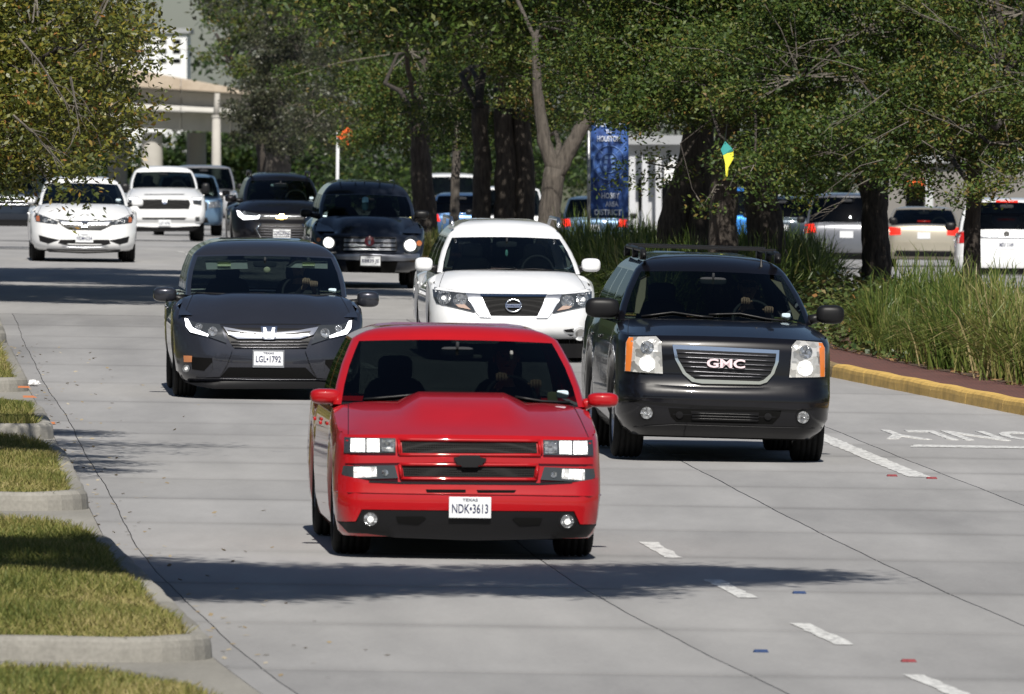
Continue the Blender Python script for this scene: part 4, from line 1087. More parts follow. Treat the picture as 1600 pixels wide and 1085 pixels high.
c.patch('bumper', [(160, 672), (300, 700), (430, 712), (985, 716), (1120, 708), (1238, 690), (1238, 780), (1216, 874), (1152, 876), (1128, 823), (270, 816), (246, 864), (168, 862)], RED, .045, .05)
c.patch('valance', [(172, 864), (250, 866), (275, 818), (1124, 826), (1148, 878), (1218, 876), (1205, 930), (1020, 934), (720, 940), (400, 928), (290, 914), (182, 906)], SATIN, .04, .05)
c.bar('bumper_crease', [(165, 742), (520, 752), (890, 756), (1235, 758)], .006, RED, .047)
c.patch('headlight', [(200, 524), (408, 529), (408, 590), (198, 588)], LENSD, .022, .04, True)
c.patch('headlight_bulb', [(226, 529), (284, 530), (284, 584), (226, 583)], LITW, .03, .01, True); c.patch('headlight_bulb', [(292, 531), (342, 531), (342, 584), (292, 584)], LITW, .03, .01, True)
c.patch('headlight_reflector', [(352, 534), (402, 535), (402, 584), (352, 582)], LENS, .028, .01, True)
c.patch('parking_lamp', [(196, 640), (404, 638), (418, 690), (215, 695), (190, 672)], LENSD, .03, .05, True)
c.patch('parking_lamp_reflector', [(238, 645), (330, 644), (332, 684), (238, 688)], LITS, .034, .01, True)
c.disc('parking_lamp_bulb', (274, 664), 16, LITW, .037, .01, True)
c.disc('parking_lamp_bulb', (365, 668), 13, LENS, .037, .01, True)
c.patch('grille_mesh', [(432, 543), (976, 548), (980, 590), (436, 590)], MESHG, .006, .02)
c.patch('grille_mesh', [(436, 641), (972, 645), (966, 686), (442, 683)], MESHG, .006, .02)
for ln in ([(420, 534), (990, 540)], [(988, 540), (994, 594)], [(424, 596), (994, 598)], [(420, 534), (424, 594)]): c.bar('grille_surround', ln, .014, RED, .012)
for ln in ([(424, 634), (984, 638)], [(982, 638), (974, 694)], [(430, 692), (976, 696)], [(424, 634), (432, 690)]): c.bar('grille_surround', ln, .014, RED, .012)
c.patch('grille_bar', [(205, 604), (640, 604), (770, 606), (1205, 612), (1205, 634), (770, 628), (640, 626), (205, 630)], RED, .02, .03)
c.patch('bowtie_emblem', [(642, 606), (664, 604), (668, 598), (746, 598), (750, 606), (774, 610), (756, 636), (742, 638), (738, 646), (676, 646), (672, 638), (656, 636)], SATIN, .045, .03)
c.patch('bumper_slot', [(528, 735), (690, 736), (690, 748), (534, 748)], UNDER, .047, .01)
c.patch('bumper_slot', [(734, 737), (894, 738), (886, 749), (738, 749)], UNDER, .047, .01)
c.patch('panel_gap', [(300, 700), (430, 706), (985, 710), (1120, 702), (1120, 710), (985, 717), (430, 713), (300, 707)], BLACK, .05, .02)
c.disc('fog_light_bezel', (306, 855), 36, BLACK, .044, .02, True)
c.disc('fog_light', (306, 855), 27, LENS, .052, .02, True)
c.disc('fog_light_glow', (306, 856), 12, LITS, .058, .01, True)
c.patch('valance_opening', [(408, 845), (518, 845), (530, 852), (500, 878), (418, 872)], UNDER, .046, .01, True)
c.plate((707, 808), 'NDK•3613', .05)
c.mirror((126, 360), 63, 31, RED, 1.62, under=RED); c.mirror((1245, 375), 63, 30, RED, 1.62, under=RED)
c.wipers([[(280, 372), (400, 362), (500, 352)], [(890, 362), (1000, 380), (1110, 385)]])
c.box_at('sun_visor', (700, 200), 60, 9, 1.95, INTERG); c.box_at('registration_sticker', (1082, 352), 25, 16, 1.55, STICK, .004); c.box_at('inspection_sticker', (1042, 362), 22, 20, 1.56, mat('sticker_yellow', (.6, .6, .3), .6), .004)
c.box_at('seat_stripe', (876, 195), 7, 20, 1.9, INTERG)
TRUCK = c

# ---- grey minivan
GREY = paint('graphite', (.026, .028, .037), .3, .28, 1.)
c = Car('minivan', 'dark grey minivan with chrome grille bar behind the red pickup', 'minivan', 419, 127.1, .05, .014, (220, 350, .2857))
c.shell(GREY, 540, (382, 286, 1112), (168, 322, 1046), 84, 168, 1212, .98, 1.95, 4.4, 5.1, .17, (.93, 3.93, .35, .24), crown=.05,
        nose=[(0, .10, .90, 0), (.05, .04, .93, .05), (.14, .01, .96, .15), (.4, 0, .99, .4), (.62, .03, 1, .6), (.8, .06, 1, .78), (.93, .11, .985, .92), (1., .2, .95, 1.)], k=.6, rc=.5, bow=.1, nosecr=-.07, hoodfn=lambda a, b: -.02 * math.exp(-((abs(a) - .62) / .12) ** 2) * b)
c.patch('grille', [(430, 548), (700, 545), (985, 548), (975, 565), (935, 615), (905, 682), (700, 686), (510, 678), (488, 650), (445, 565)], BLACK, .006, .03)
c.patch('chrome_bar', [(450, 562), (560, 582), (655, 592), (745, 592), (860, 582), (972, 562), (945, 605), (870, 628), (530, 628), (480, 605)], CHROME, .03, .03)
c.patch('chrome_bar_groove', [(470, 578), (560, 592), (650, 600), (650, 606), (560, 600), (478, 588)], BLACK, .034, .01, True)
for yy, x0, x1 in ((645, 492, 918), (662, 498, 912), (677, 512, 905)): c.bar('grille_slat', [(x0, yy), (x1, yy)], .006, DCHR, .012)
c.patch('headlight', [(240, 515), (300, 538), (432, 548), (468, 652), (362, 614), (270, 592), (244, 550)], LENSD, .02, .04, True)
c.patch('running_light', [(239, 515), (258, 520), (282, 566), (370, 604), (366, 615), (270, 591), (246, 560)], LITB, .028, .01, True)
c.disc('headlight_lens', (318, 562), 20, LENS, .028, .01, True); c.disc('headlight_lens', (393, 588), 26, LENS, .028, .01, True)
c.patch('emblem', [(655, 560), (746, 560), (740, 620), (725, 632), (677, 632), (662, 620)], CHROME, .045, .03)
c.patch('emblem_letter', [(668, 566), (684, 566), (690, 590), (712, 590), (718, 566), (734, 566), (724, 626), (712, 626), (710, 604), (692, 604), (690, 626), (678, 626)], mat('emblem_white', (.85, .87, .95), .3), .052, .01)
c.patch('lower_grille', [(480, 785), (900, 786), (962, 846), (436, 838)], UNDER, .008, .02)
c.patch('bumper_vent', [(275, 728), (408, 736), (345, 804), (280, 796)], UNDER, .008, .02, True)
c.patch('marker_lamp', [(233, 720), (280, 722), (278, 756), (235, 756)], mat('amber_dull', (.55, .2, .07), .3, coat=1), .014, .02, True)
c.disc('fog_light', (247, 791), 20, LENS, .014, .02, True); c.disc('fog_light_bulb', (247, 791), 9, LITS, .018, .01, True)
c.bar('chrome_lip', [(300, 842), (440, 846), (640, 852), (955, 852), (1080, 846)], .004, DCHR, .012)
c.patch('bumper_skirt', [(230, 868), (440, 860), (960, 862), (1140, 868), (1110, 882), (1000, 900), (405, 902), (300, 886)], SATIN, .02, .04)
c.patch('bumper_blade', [(390, 735), (470, 660), (500, 690), (470, 770), (430, 835), (350, 840), (395, 800)], GREY, .03, .05, True)
c.plate((698, 736), 'LGL•1792', frame=CHROMEB)
c.mirror((132, 386), 64, 40, GREY, 1.5); c.mirror((1243, 412), 60, 44, GREY, 1.5)
c.wipers([[(300, 378), (480, 384), (690, 390)], [(790, 386), (940, 392), (1080, 392)]])
VIS = mat('visor_grey', (.42, .44, .43), .7)
c.patch('sun_visor', [(352, 200), (582, 200), (588, 246), (360, 250)], VIS, -.1, .01, bvh=c.cbvh); c.patch('sun_visor', [(798, 238), (850, 204), (1022, 206), (1022, 246)], VIS, -.1, .01, bvh=c.cbvh)
c.patch('visor_label', [(420, 208), (492, 208), (492, 232), (420, 232)], mat('label_yellow', (.75, .78, .55), .6), -.09, .002, bvh=c.cbvh); c.patch('visor_label', [(884, 210), (952, 210), (952, 230), (884, 230)], MATS['label_yellow'], -.09, .002, bvh=c.cbvh)
c.box_at('hanging_charm', (690, 252), 20, 18, 1.75, mat('charm_cream', (.75, .72, .5), .7), .02, 2.)
c.box_at('registration_sticker', (1048, 362), 22, 9, 1.25, STICK, .004)
VAN = c

# ---- black full-size SUV
BLK = paint('black', (.004, .004, .006), .0, .3, .7)
c = Car('suv', 'black full-size SUV with chrome-framed grille and roof rack', 'suv', 1131, 109.6, .062, .03, (890, 360, .3502))
c.shell(BLK, 474, (402, 248, 1062), (178, 332, 948), 108, 196, 1160, 1.3, 2.0, 4.7, 5.13, .23, (.95, 3.9, .385, .27), crown=.05,
        nose=[(0, .14, .86, 0), (.08, .06, .93, .08), (.22, 0, .985, .2), (.46, 0, 1, .42), (.5, .04, 1, .5), (.78, .05, .995, .78), (.94, .07, .985, .93), (1., .13, .965, 1.)], k=.78, rc=.36, bow=.08, nosecr=.03)
c.patch('chrome_surround', [(458, 510), (935, 535), (932, 585), (912, 640), (880, 678), (850, 688), (590, 684), (545, 676), (505, 640), (470, 575)], CHROME, .02, .04)
c.patch('grille', [(474, 530), (922, 550), (916, 592), (896, 640), (864, 668), (845, 674), (560, 664), (518, 634), (484, 575)], BLACK, .026, .02)
for i in range(6):
    f = (i + .7) / 6.6; yl = 530 + f * 138
    xl_ = np.interp(yl, [530, 575, 634, 668], [476, 486, 520, 565]); xr_ = np.interp(yl + 18, [550, 592, 640, 674], [920, 914, 894, 845])
    c.bar('grille_slat', [(xl_, yl), (xr_, yl + (18 if i < 5 else 6))], .008, DCHR, .034)
p = c.loc(695, 594); g = obj('brand_lettering', fit_text('GMC', c.sz(172), c.sz(40), .02, .03), c.root, mat('letter_red_chrome', (.95, .75, .8), .25, .2, 1.))
g.location = (p.x, c.surf(p.x, p.z, c.bvh) - .055, p.z)
c.patch('headlight', [(264, 475), (385, 473), (408, 496), (415, 640), (245, 628), (250, 500)], HALO, .022, .04, True)
c.patch('turn_signal', [(262, 478), (282, 477), (270, 629), (247, 627), (252, 500)], AMBER, .03, .01, True)
c.disc('headlight_bulb', (345, 595), 36, LITS, .028, .01, True); c.disc('headlight_reflector', (345, 522), 30, LENS, .028, .01, True)
c.patch('bumper', [(207, 668), (420, 690), (600, 700), (850, 702), (1000, 694), (1152, 690), (1150, 780), (1000, 800), (850, 790), (600, 782), (420, 770), (210, 745)], BLK, .03, .04)
c.disc('fog_light_bezel', (343, 815), 35, SATIN, .008, .02, True); c.disc('fog_light', (343, 815), 27, LENS, .014, .02, True)
c.patch('bumper_opening', [(440, 794), (945, 806), (938, 832), (905, 866), (475, 856), (450, 830)], UNDER, .004, .02)
c.patch('skid_slats', [(540, 806), (845, 814), (838, 856), (548, 848)], SATIN, .012, .02)
for i in range(3): c.bar('slat', [(545, 816 + i * 12), (842, 824 + i * 12)], .008, BLACK, .02)
for x in (490, 885): c.disc('tow_hook', (x, 824 + (x - 490) * .02), 16, SATIN, .012, .02)
c.bar('bumper_crease', [(240, 876), (470, 868), (910, 880), (1130, 884)], .006, SATIN, .004)
c.mirror((146, 346), 76, 45, SATIN, 1.62); c.mirror((1163, 376), 62, 42, SATIN, 1.62)
c.wipers([[(320, 384), (460, 366), (580, 384), (640, 388)], [(620, 376), (760, 372), (880, 396), (970, 406)]])
zr_ = c.P(690, 100, 2.7).z - .02
for sx in (-1, 1):
    rl = MB().tube([(sx * .62, 2.15, zr_ - .02), (sx * .62, 2.35, zr_ + .03), (sx * .62, 4.3, zr_ + .03), (sx * .62, 4.5, zr_ - .02)], .022, 8)
    for y in (2.3, 3.3, 4.35): rl.box(sx * .62 - .025, sx * .62 + .025, y - .06, y + .06, zr_ - .06, zr_ + .03)
    rl.build('roof_rail', BLACK, c.root, True)
for y in (2.7, 3.9): MB().box(-.64, .64, y - .035, y + .035, zr_ + .045, zr_ + .065).build('roof_crossbar', BLACK, c.root)
q = c.P(855, 160, 2.2); MB().tube([(q.x, 2.2, q.z - .05), (q.x, 2.22, q.z + .06)], [.02, .008], 6).build('antenna', BLACK, c.root)
c.box_at('registration_sticker', (966, 380), 20, 10, 1.5, STICK, .004)
c.box_at('mirror_sticker', (645, 227), 18, 9, 1.9, STICK, .006)
c.patch('pillar_trim', [(298, 300), (318, 215), (345, 200), (338, 300), (312, 372), (290, 370)], TAN, -.06, .01, bvh=c.cbvh); c.patch('pillar_trim', [(945, 225), (965, 225), (1030, 370), (1020, 400), (1000, 398)], TAN, -.06, .01, bvh=c.cbvh)
YUK = c

# ---- white SUV behind
WHITE = paint('white', (.80, .81, .82), 0., .3, 1.)
c = Car('suv', 'white SUV with chrome V grille between grey minivan and black SUV', 'suv', 802, 144.0, .054, .014, (630, 320, .2397))
c.shell(WHITE, 578, (432, 248, 1120), (203, 322, 1014), 96, 156, 1236, 1.05, 1.95, 4.3, 5.0, .28, (.93, 3.83, .38, .25), crown=.06,
        nose=[(0, .12, .88, 0), (.06, .05, .94, .06), (.2, 0, .985, .2), (.45, 0, 1, .42), (.65, .03, 1, .62), (.82, .05, .995, .8), (.94, .08, .98, .93), (1., .16, .955, 1.)], k=.68, rc=.45, bow=.1, nosecr=-.08)
c.patch('grille', [(510, 598), (928, 598), (882, 726), (564, 724)], MESHG, .004, .02)
c.patch('chrome_wing', [(400, 574), (502, 581), (574, 734), (502, 732), (470, 692)], CHROMEB, .022, .03, True)
c.patch('chrome_strip', [(498, 580), (938, 583), (930, 599), (506, 597)], CHROME, .024, .03)
ring = [(718 + 50 * math.cos(t), 658 + 40 * math.sin(t)) for t in [2 * math.pi * i / 24 for i in range(25)]]
c.bar('emblem_ring', ring, .011, CHROME, .03)
c.patch('emblem_bar', [(664, 648), (772, 648), (772, 670), (664, 670)], CHROME, .035, .02)
p = c.loc(718, 659); g = obj('brand_lettering', fit_text('NISSAN', c.sz(92), c.sz(13), .004, .02), c.root, PLATETXT); g.location = (p.x, c.surf(p.x, p.z, c.bvh) - .039, p.z)
c.patch('headlight', [(190, 550), (260, 560), (405, 576), (472, 692), (462, 700), (330, 668), (215, 642), (196, 600)], LENSD, .02, .04, True)
c.disc('headlight_reflector', (265, 606), 46, LENS, .027, .01, True); c.disc('headlight_reflector', (368, 624), 44, LENS, .027, .01, True); c.disc('headlight_bulb', (262, 606), 14, LITS, .034, .01, True)
c.patch('turn_signal', [(340, 650), (400, 650), (440, 684), (360, 668)], mat('amber_pale', (.42, .3, .24), .3, coat=1), .034, .01, True)
c.patch('bumper_slot', [(1045, 816), (1112, 808), (1112, 834), (1062, 832)], BLACK, .008, .02, True); c.patch('bumper_slot', [(1070, 846), (1108, 848), (1106, 868)], BLACK, .008, .02, True)
c.disc('fog_light_bezel', (1155, 842), 46, WHITE, .02, .02, True); c.disc('fog_light', (1155, 842), 32, HALO, .026, .02, True)
c.patch('bumper_skirt', [(1010, 906), (1190, 908), (1170, 1000), (960, 1000), (480, 1000), (250, 990), (240, 900), (420, 906)], SATIN, .012, .03)
c.mirror((134, 388), 58, 44, WHITE, 1.5); c.mirror((1224, 394), 62, 44, WHITE, 1.5)
for sx in (-1, 1):
    z0 = c.P(680, 100, 2.6).z
    MB().tube([(sx * (c.hwt + .0), 2.15, z0 - .06), (sx * (c.hwt + .01), 2.3, z0 + .02), (sx * (c.hwt + .01), 4.0, z0 + .02), (sx * c.hwt, 4.2, z0 - .06)], .022, 8).build('roof_rail', CHROMEB, c.root, True)
c.wipers([[(380, 428), (560, 424), (740, 418)], [(700, 428), (850, 420), (970, 428)]])
c.box_at('hanging_charm', (674, 315), 10, 22, 1.75, mat('charm_teal', (.2, .5, .45), .6), .012, 2.)
c.patch('pillar_trim', [(272, 370), (290, 290), (310, 270), (300, 340), (282, 408), (268, 405)], INTERG, -.05, .01, bvh=c.cbvh); c.patch('pillar_trim', [(1046, 270), (1062, 270), (1092, 370), (1085, 410), (1070, 408)], INTERG, -.05, .01, bvh=c.cbvh)
c.box_at('inspection_sticker', (1036, 276), 14, 9, 1.9, STICK, .004)

# ---- dark retro wagon with rounded fenders
SLATE = paint('slate', (.016, .02, .03), .4, .32, 1.)
c = Car('retro_wagon', 'dark slate retro wagon with round lit headlights and a red emblem', 'car', 576, 187.0, .054, .022, (340, 240, .2125))
def fend(a, b):
    aa = abs(a); return -.11 * math.exp(-((aa - .72) / .14) ** 2) * (1 - b) ** .6 * min(1, b * 6) + .05 * min(1, b * 6) * math.exp(-((aa) / .5) ** 2) * (1 - b)
c.shell(SLATE, 590, (468, 768, 1418), (298, 790, 1374), 196, 692, 1524, .95, 1.5, 4.0, 4.47, .26, (.85, 3.48, .33, .22), hoodfn=fend, crown=.1,
        nose=[(0, .12, .9, 0), (.08, .05, .95, .08), (.25, 0, .99, .22), (.46, .0, 1, .42), (.52, .08, 1, .5), (.75, .1, 1, .74), (.92, .13, .985, .92), (1., .2, .95, 1.)], k=.55, rc=.5, bow=.16)
c.patch('grille', [(925, 612), (1312, 616), (1320, 716), (918, 706)], BLACK, .006, .02)
for i in range(6): c.bar('grille_slat', [(930 - i, 622 + i * 17), (1308 + i, 626 + i * 17)], .011, CHROMEB if i % 2 else SATIN, .016)
for i in range(5): c.bar('grille_slat', [(930, 630 + i * 17), (1308, 634 + i * 17)], .007, CHROMEB, .014)
c.disc('emblem', (1116, 645), 36, mat('emblem_red', (.25, .005, .02), .2, coat=1), .05, .03); c.patch('emblem_point', [(1100, 620), (1116, 600), (1132, 620)], MATS['emblem_red'], .05, .03); c.patch('emblem_mark', [(1108, 640), (1124, 640), (1122, 668), (1110, 668)], STICK, .056, .01)
c.patch('headlight', [(724, 624), (770, 612), (830, 622), (868, 650), (866, 690), (800, 676), (740, 650)], LENSD, .014, .04, False); 
c.disc('headlight_bulb', (816, 655), 40, LITW, .03, .02); c.disc('headlight', (1428, 672), 66, LENSD, .014, .04); c.disc('headlight_bulb', (1416, 675), 44, LITW, .03, .02); c.disc('turn_signal', (1482, 660), 20, AMBER, .03, .02)
c.disc('turn_signal', (742, 634), 15, AMBER, .03, .02)
c.patch('bumper', [(700, 730), (900, 738), (1370, 744), (1520, 736), (1522, 780), (1370, 790), (1220, 790), (1020, 784), (900, 778), (700, 770)], mat('bumper_grey', (.2, .21, .24), .3, .6, 1.), .03, .05)
c.patch('lower_grille', [(940, 792), (1325, 796), (1300, 880), (960, 872)], UNDER, .01, .02)
c.plate((1123, 790), 'BB839 JE', extra=.045, frame=BLACK)
c.mirror((650, 438), 42, 30, BLACK, 1.2); c.mirror((1500, 452), 54, 32, BLACK, 1.2)
q = c.P(1080, 250, 1.75); MB().tube([(q.x, 1.75, q.z - .12), (q.x, 1.78, q.z + .1)], [.012, .006], 6).build('antenna', BLACK, c.root)
c.box_at('hanging_charm', (1085, 370), 24, 50, 1.3, mat('charm_blue', (.15, .35, .45), .6), .01, 4.)
for x in (890, 1000, 1180, 1290):
    q = c.P(x, 198, 2.5); MB().tube([(q.x, 1.7, q.z - .035), (q.x, 2.6, q.z + .003), (q.x, 3.8, q.z - .02)], .008, 5).build('roof_rib', SLATE, c.root, True)

# ---- black compact crossover with gold emblem
c = Car('crossover', 'black compact crossover with a gold bowtie emblem behind the retro wagon', 'suv', 441, 213.5, .054, .014, (340, 240, .2125))
c.shell(BLK, 425, (342, 210, 716), (192, 236, 668), 142, 100, 845, .9, 1.55, 3.8, 4.26, .26, (.85, 3.4, .34, .22), crown=.06, nosecr=-.03, k=.6, rc=.45, bow=.12)
c.patch('upper_grille', [(300, 452), (640, 456), (630, 486), (310, 484)], BLACK, .006, .02)
c.bar('chrome_bar', [(310, 462), (640, 464)], .012, CHROMEB, .01)
c.patch('gold_bowtie', [(428, 462), (454, 456), (456, 446), (486, 446), (488, 456), (508, 460), (508, 476), (488, 480), (484, 488), (458, 488), (454, 480), (432, 478)], GOLD, .03, .03)
c.patch('grille', [(300, 516), (640, 520), (668, 560), (640, 625), (300, 622), (272, 556)], BLACK, .006, .02)
for i in range(5): c.bar('grille_slat', [(288, 536 + i * 19), (652, 538 + i * 19)], .008, DCHR, .012)
c.bar('chrome_frame', [(318, 620), (284, 556), (320, 516)], .012, CHROME, .016); c.bar('chrome_frame', [(622, 624), (656, 562), (622, 520)], .012, CHROME, .016)
c.patch('headlight', [(140, 418), (240, 432), (312, 450), (304, 482), (190, 488), (148, 455)], LENSD, .01, .03, True)
c.patch('running_light', [(140, 418), (162, 424), (190, 456), (290, 462), (312, 450), (302, 480), (190, 488), (150, 458)], LITB, .018, .01, True)
c.disc('headlight_lens', (196, 440), 16, LENS, .02, .01, True)
c.plate((472, 592), 'NTV-7728')
c.mirror((96, 330), 42, 27, BLK, 1.2); c.mirror((800, 345), 40, 27, BLK, 1.2)
for sx in (-1, 1):
    z0 = c.P(450, 146, 2.2).z; MB().tube([(sx * c.hwt, 1.7, z0 - .06), (sx * c.hwt, 1.85, z0 + .03), (sx * c.hwt, 3.4, z0 + .03), (sx * c.hwt, 3.6, z0 - .05)], .022, 6).build('roof_rail', BLACK, c.root, True)
c.box_at('mirror_sticker', (412, 234), 22, 9, 1.5, STICK, .006); c.box_at('registration_sticker', (690, 328), 15, 9, 1.1, STICK, .004)

# ---- white sedan
ZL = (0, 220, .225)
c = Car('sedan', 'white sedan with wide grille under the left tree branches', 'sedan', 131, 208.8, .052, .014, ZL)
c.shell(WHITE, 552, (438, 292, 870), (290, 342, 812), 246, 208, 948, 1.1, 2.0, 3.6, 4.9, .2, (.95, 3.73, .34, .23), crown=.05, nosecr=-.13, k=.55, rc=.5, bow=.14, drear=4.2)
c.patch('grille', [(380, 543), (500, 556), (680, 558), (806, 550), (770, 592), (700, 624), (480, 620), (430, 592)], BLACK, .006, .02)
c.patch('chrome_bar', [(405, 552), (520, 564), (660, 566), (780, 556), (745, 584), (440, 580)], CHROMEB, .024, .02)
c.patch('headlight', [(245, 500), (340, 536), (402, 560), (402, 582), (320, 572), (250, 562)], LENSD, .012, .03, True)
c.disc('headlight_lens', (316, 552), 16, LENS, .018, .01, True); c.disc('headlight_lens', (364, 564), 12, LENS, .018, .01, True); c.patch('turn_signal', [(248, 505), (272, 515), (276, 560), (252, 558)], mat('amber_dim', (.4, .12, .05), .2, coat=1), .018, .01, True)
c.patch('emblem', [(566, 558), (610, 558), (606, 598), (572, 598)], CHROME, .04, .02); c.patch('emblem_letter', [(574, 562), (582, 562), (583, 574), (593, 574), (594, 562), (602, 562), (600, 594), (593, 594), (593, 582), (584, 582), (583, 594), (576, 594)], BLACK, .045, .01)
c.patch('lower_grille', [(420, 688), (755, 688), (768, 716), (700, 732), (480, 730), (404, 712)], BLACK, .006, .02); c.patch('bumper_vent', [(268, 655), (330, 672), (415, 690), (335, 716), (276, 698)], BLACK, .006, .02, True)
c.bar('chrome_lip', [(430, 738), (590, 744), (750, 738)], .01, CHROMEB, .02)
c.patch('bumper_skirt', [(320, 752), (590, 762), (840, 756), (820, 776), (590, 784), (340, 774)], SATIN, .01, .03)
c.plate((586, 676), 'NGM•6334')
c.mirror((208, 413), 40, 25, WHITE, 1.55); c.mirror((954, 431), 42, 25, WHITE, 1.55)
c.box_at('mirror_sticker', (440, 332), 24, 12, 1.9, STICK, .006); c.box_at('registration_sticker', (822, 412), 18, 8, 1.4, STICK, .004)

# ---- white pickup
c = Car('pickup_truck', 'white pickup with large dark mesh grille behind the white sedan', 'pickup', 258, 303.0, .05, .004, ZL)
c.shell(WHITE, 392, (326, 922, 1362), (212, 958, 1332), 176, 862, 1424, 1.3, 2.0, 3.6, 5.8, .45, (.95, 4.4, .4, .27), crown=.06, nosecr=.03, k=.8, rc=.3, bow=.06, deck_drop=.5)
c.patch('grille', [(952, 402), (1308, 400), (1322, 440), (1312, 476), (968, 476), (948, 440)], MESHG, .006, .02)
c.patch('hood_scoop', [(1000, 372), (1280, 370), (1276, 376), (1004, 378)], BLACK, .004, .01)
c.disc('emblem', (1143, 425), 17, CHROME, .03, .02); c.patch('headlight', [(1330, 396), (1402, 392), (1398, 450), (1344, 440)], LENSD, .012, .02, True); c.patch('running_light', [(1334, 400), (1396, 398), (1392, 410), (1338, 410)], LITB, .018, .01, True)
c.patch('bumper_slot', [(985, 535), (1295, 535), (1282, 550), (990, 548)], BLACK, .012, .02); c.patch('fog_light', [(1356, 530), (1386, 530), (1386, 560), (1356, 560)], LENSD, .012, .02, True)
c.patch('bumper', [(870, 506), (1143, 512), (1416, 502), (1410, 590), (1143, 606), (876, 592)], WHITE, .006, .03)
c.patch('bumper_skirt', [(900, 602), (1390, 600), (1340, 630), (940, 632)], SATIN, .01, .03)
c.plate((1143, 571), 'LGT 4796', top=None)
c.mirror((868, 330), 30, 34, BLACK, 1.6); c.mirror((1428, 330), 26, 36, BLACK, 1.6)

# ---- vehicles further back, coming on
NAVY = paint('navy', (.02, .05, .12), .4, .34)
SILVER = paint('silver', (.42, .42, .43), .6, .34)
def simple(name, label, cat, px, D, m, kind, yaw=.05, away=False, dz=0., lit=None, group=None, roll=.01):
    """parked-back vehicle; kind gives the outline, measured in metres and turned into a shell through a unit zoom"""
    dims = {'suv': (1.85, 1.68, 1.0, 1.08, 1.62, 4.5, .3), 'sedan': (1.82, 1.45, .82, .98, 1.40, 4.8, .2), 'pickup': (2.0, 1.92, 1.12, 1.22, 1.86, 5.6, .42), 'van': (1.98, 1.78, .98, 1.08, 1.7, 5.1, .26),
            'bigvan': (2.0, 2.4, 1.1, 1.25, 2.3, 5.6, .35)}[kind]
    w, H, zhood, zbelt, zws, L, zs = dims
    c = Car(name, label, cat, px, D, yaw, roll, (0, 0, 1), group, dz)
    # synthetic zoom: pixel coordinates measured from the car itself
    def pix(x, z, d):
        p = c.M @ Vector((x, d, z)) - Vector((0, 0, CAMZ))
        v = p.z / p.y; return (800 + p.x / p.y * F, CY - F * math.tan(math.atan(v) + PITCH))
    if away:
        dc, dt = {'suv': (.12, .5), 'sedan': (.75, 1.5), 'pickup': (1.9, 2.15), 'van': (.1, .42), 'bigvan': (.08, .2)}[kind]
        if kind == 'sedan': zhood, zbelt = 1.0, 1.02
        elif kind == 'pickup': zhood, zbelt = 1.12, 1.14
        else: zhood = zbelt - .02
        dr = L - 1.9
    else:
        dc, dt = {'suv': (.95, 1.6), 'sedan': (1.1, 1.95), 'pickup': (1.3, 2.0), 'van': (.9, 1.8), 'bigvan': (.7, 1.2)}[kind]; dr = L - (1.2 if kind == 'sedan' else (2.0 if kind == 'pickup' else .45))
    hb = w / 2 - .12; ht = w / 2 - (.26 if kind != 'bigvan' else .16)
    a = pix(-w / 2, zhood, .3); b = pix(w / 2, zhood, .3); h = pix(0, zhood, .1)
    p0 = pix(-hb, zbelt, dc); p1 = pix(hb, zbelt, dc); q0 = pix(-ht, zws, dt); q1 = pix(ht, zws, dt)
    nose = [(0, .1, .92, 0), (.06, .04, .95, .05), (.2, 0, .985, .2), (.5, .01, 1, .42), (.8, .04, .99, .78), (.94, .07, .98, .93), (1., .1, .955, 1.)]
    c.shell(m, h[1], ((p0[1] + p1[1]) / 2, p0[0], p1[0]), ((q0[1] + q1[1]) / 2, q0[0], q1[0]), pix(0, H, dt + .7)[1], a[0], b[0], dc, dt, dr, L, zs, (.9, L - .95, .35 if kind != 'pickup' else .4, .23), nose=nose,
            k=.75, rc=.3, bow=.06, zh=zhood, hw=w / 2, seats=True, nosecr=.03, drear=L - 1.1 if away else None, deck_drop=.45 if (kind == 'pickup' and not away) else 0)
    c.w, c.H, c.L, c.kind, c.zhood, c.zbelt = w, H, L, kind, zhood, zbelt
    c.pix = pix
    return c
def frontkit(c, grille=BLACK):
    w = c.w / 2; z = c.zhood
    c.patch('headlight', [(-w + .06, z - .22), (-w + .42, z - .24), (-w + .4, z - .06), (-w + .1, z - .05)], LENS, .012, .03, True, local=True)
    c.patch('grille', [(-w + .46, z - .3), (w - .46, z - .3), (w - .44, z - .06), (-w + .44, z - .06)], grille, .008, .03, local=True)
    for i in range(3): c.bar('grille_slat', [(-w + .48, z - .26 + i * .08), (w - .48, z - .26 + i * .08)], .012, CHROMEB, .016, local=True)
    c.patch('lower_grille', [(-w + .4, .36), (w - .4, .36), (w - .45, .5), (-w + .45, .5)], BLACK, .008, .02, local=True)
    for sx in (-1, 1):
        MB().ellipsoid((sx * (w + .09), c.dc + .35, c.zbelt + .08), (.11, .08, .085), 3).build('side_mirror', BLACK, c.root, True)
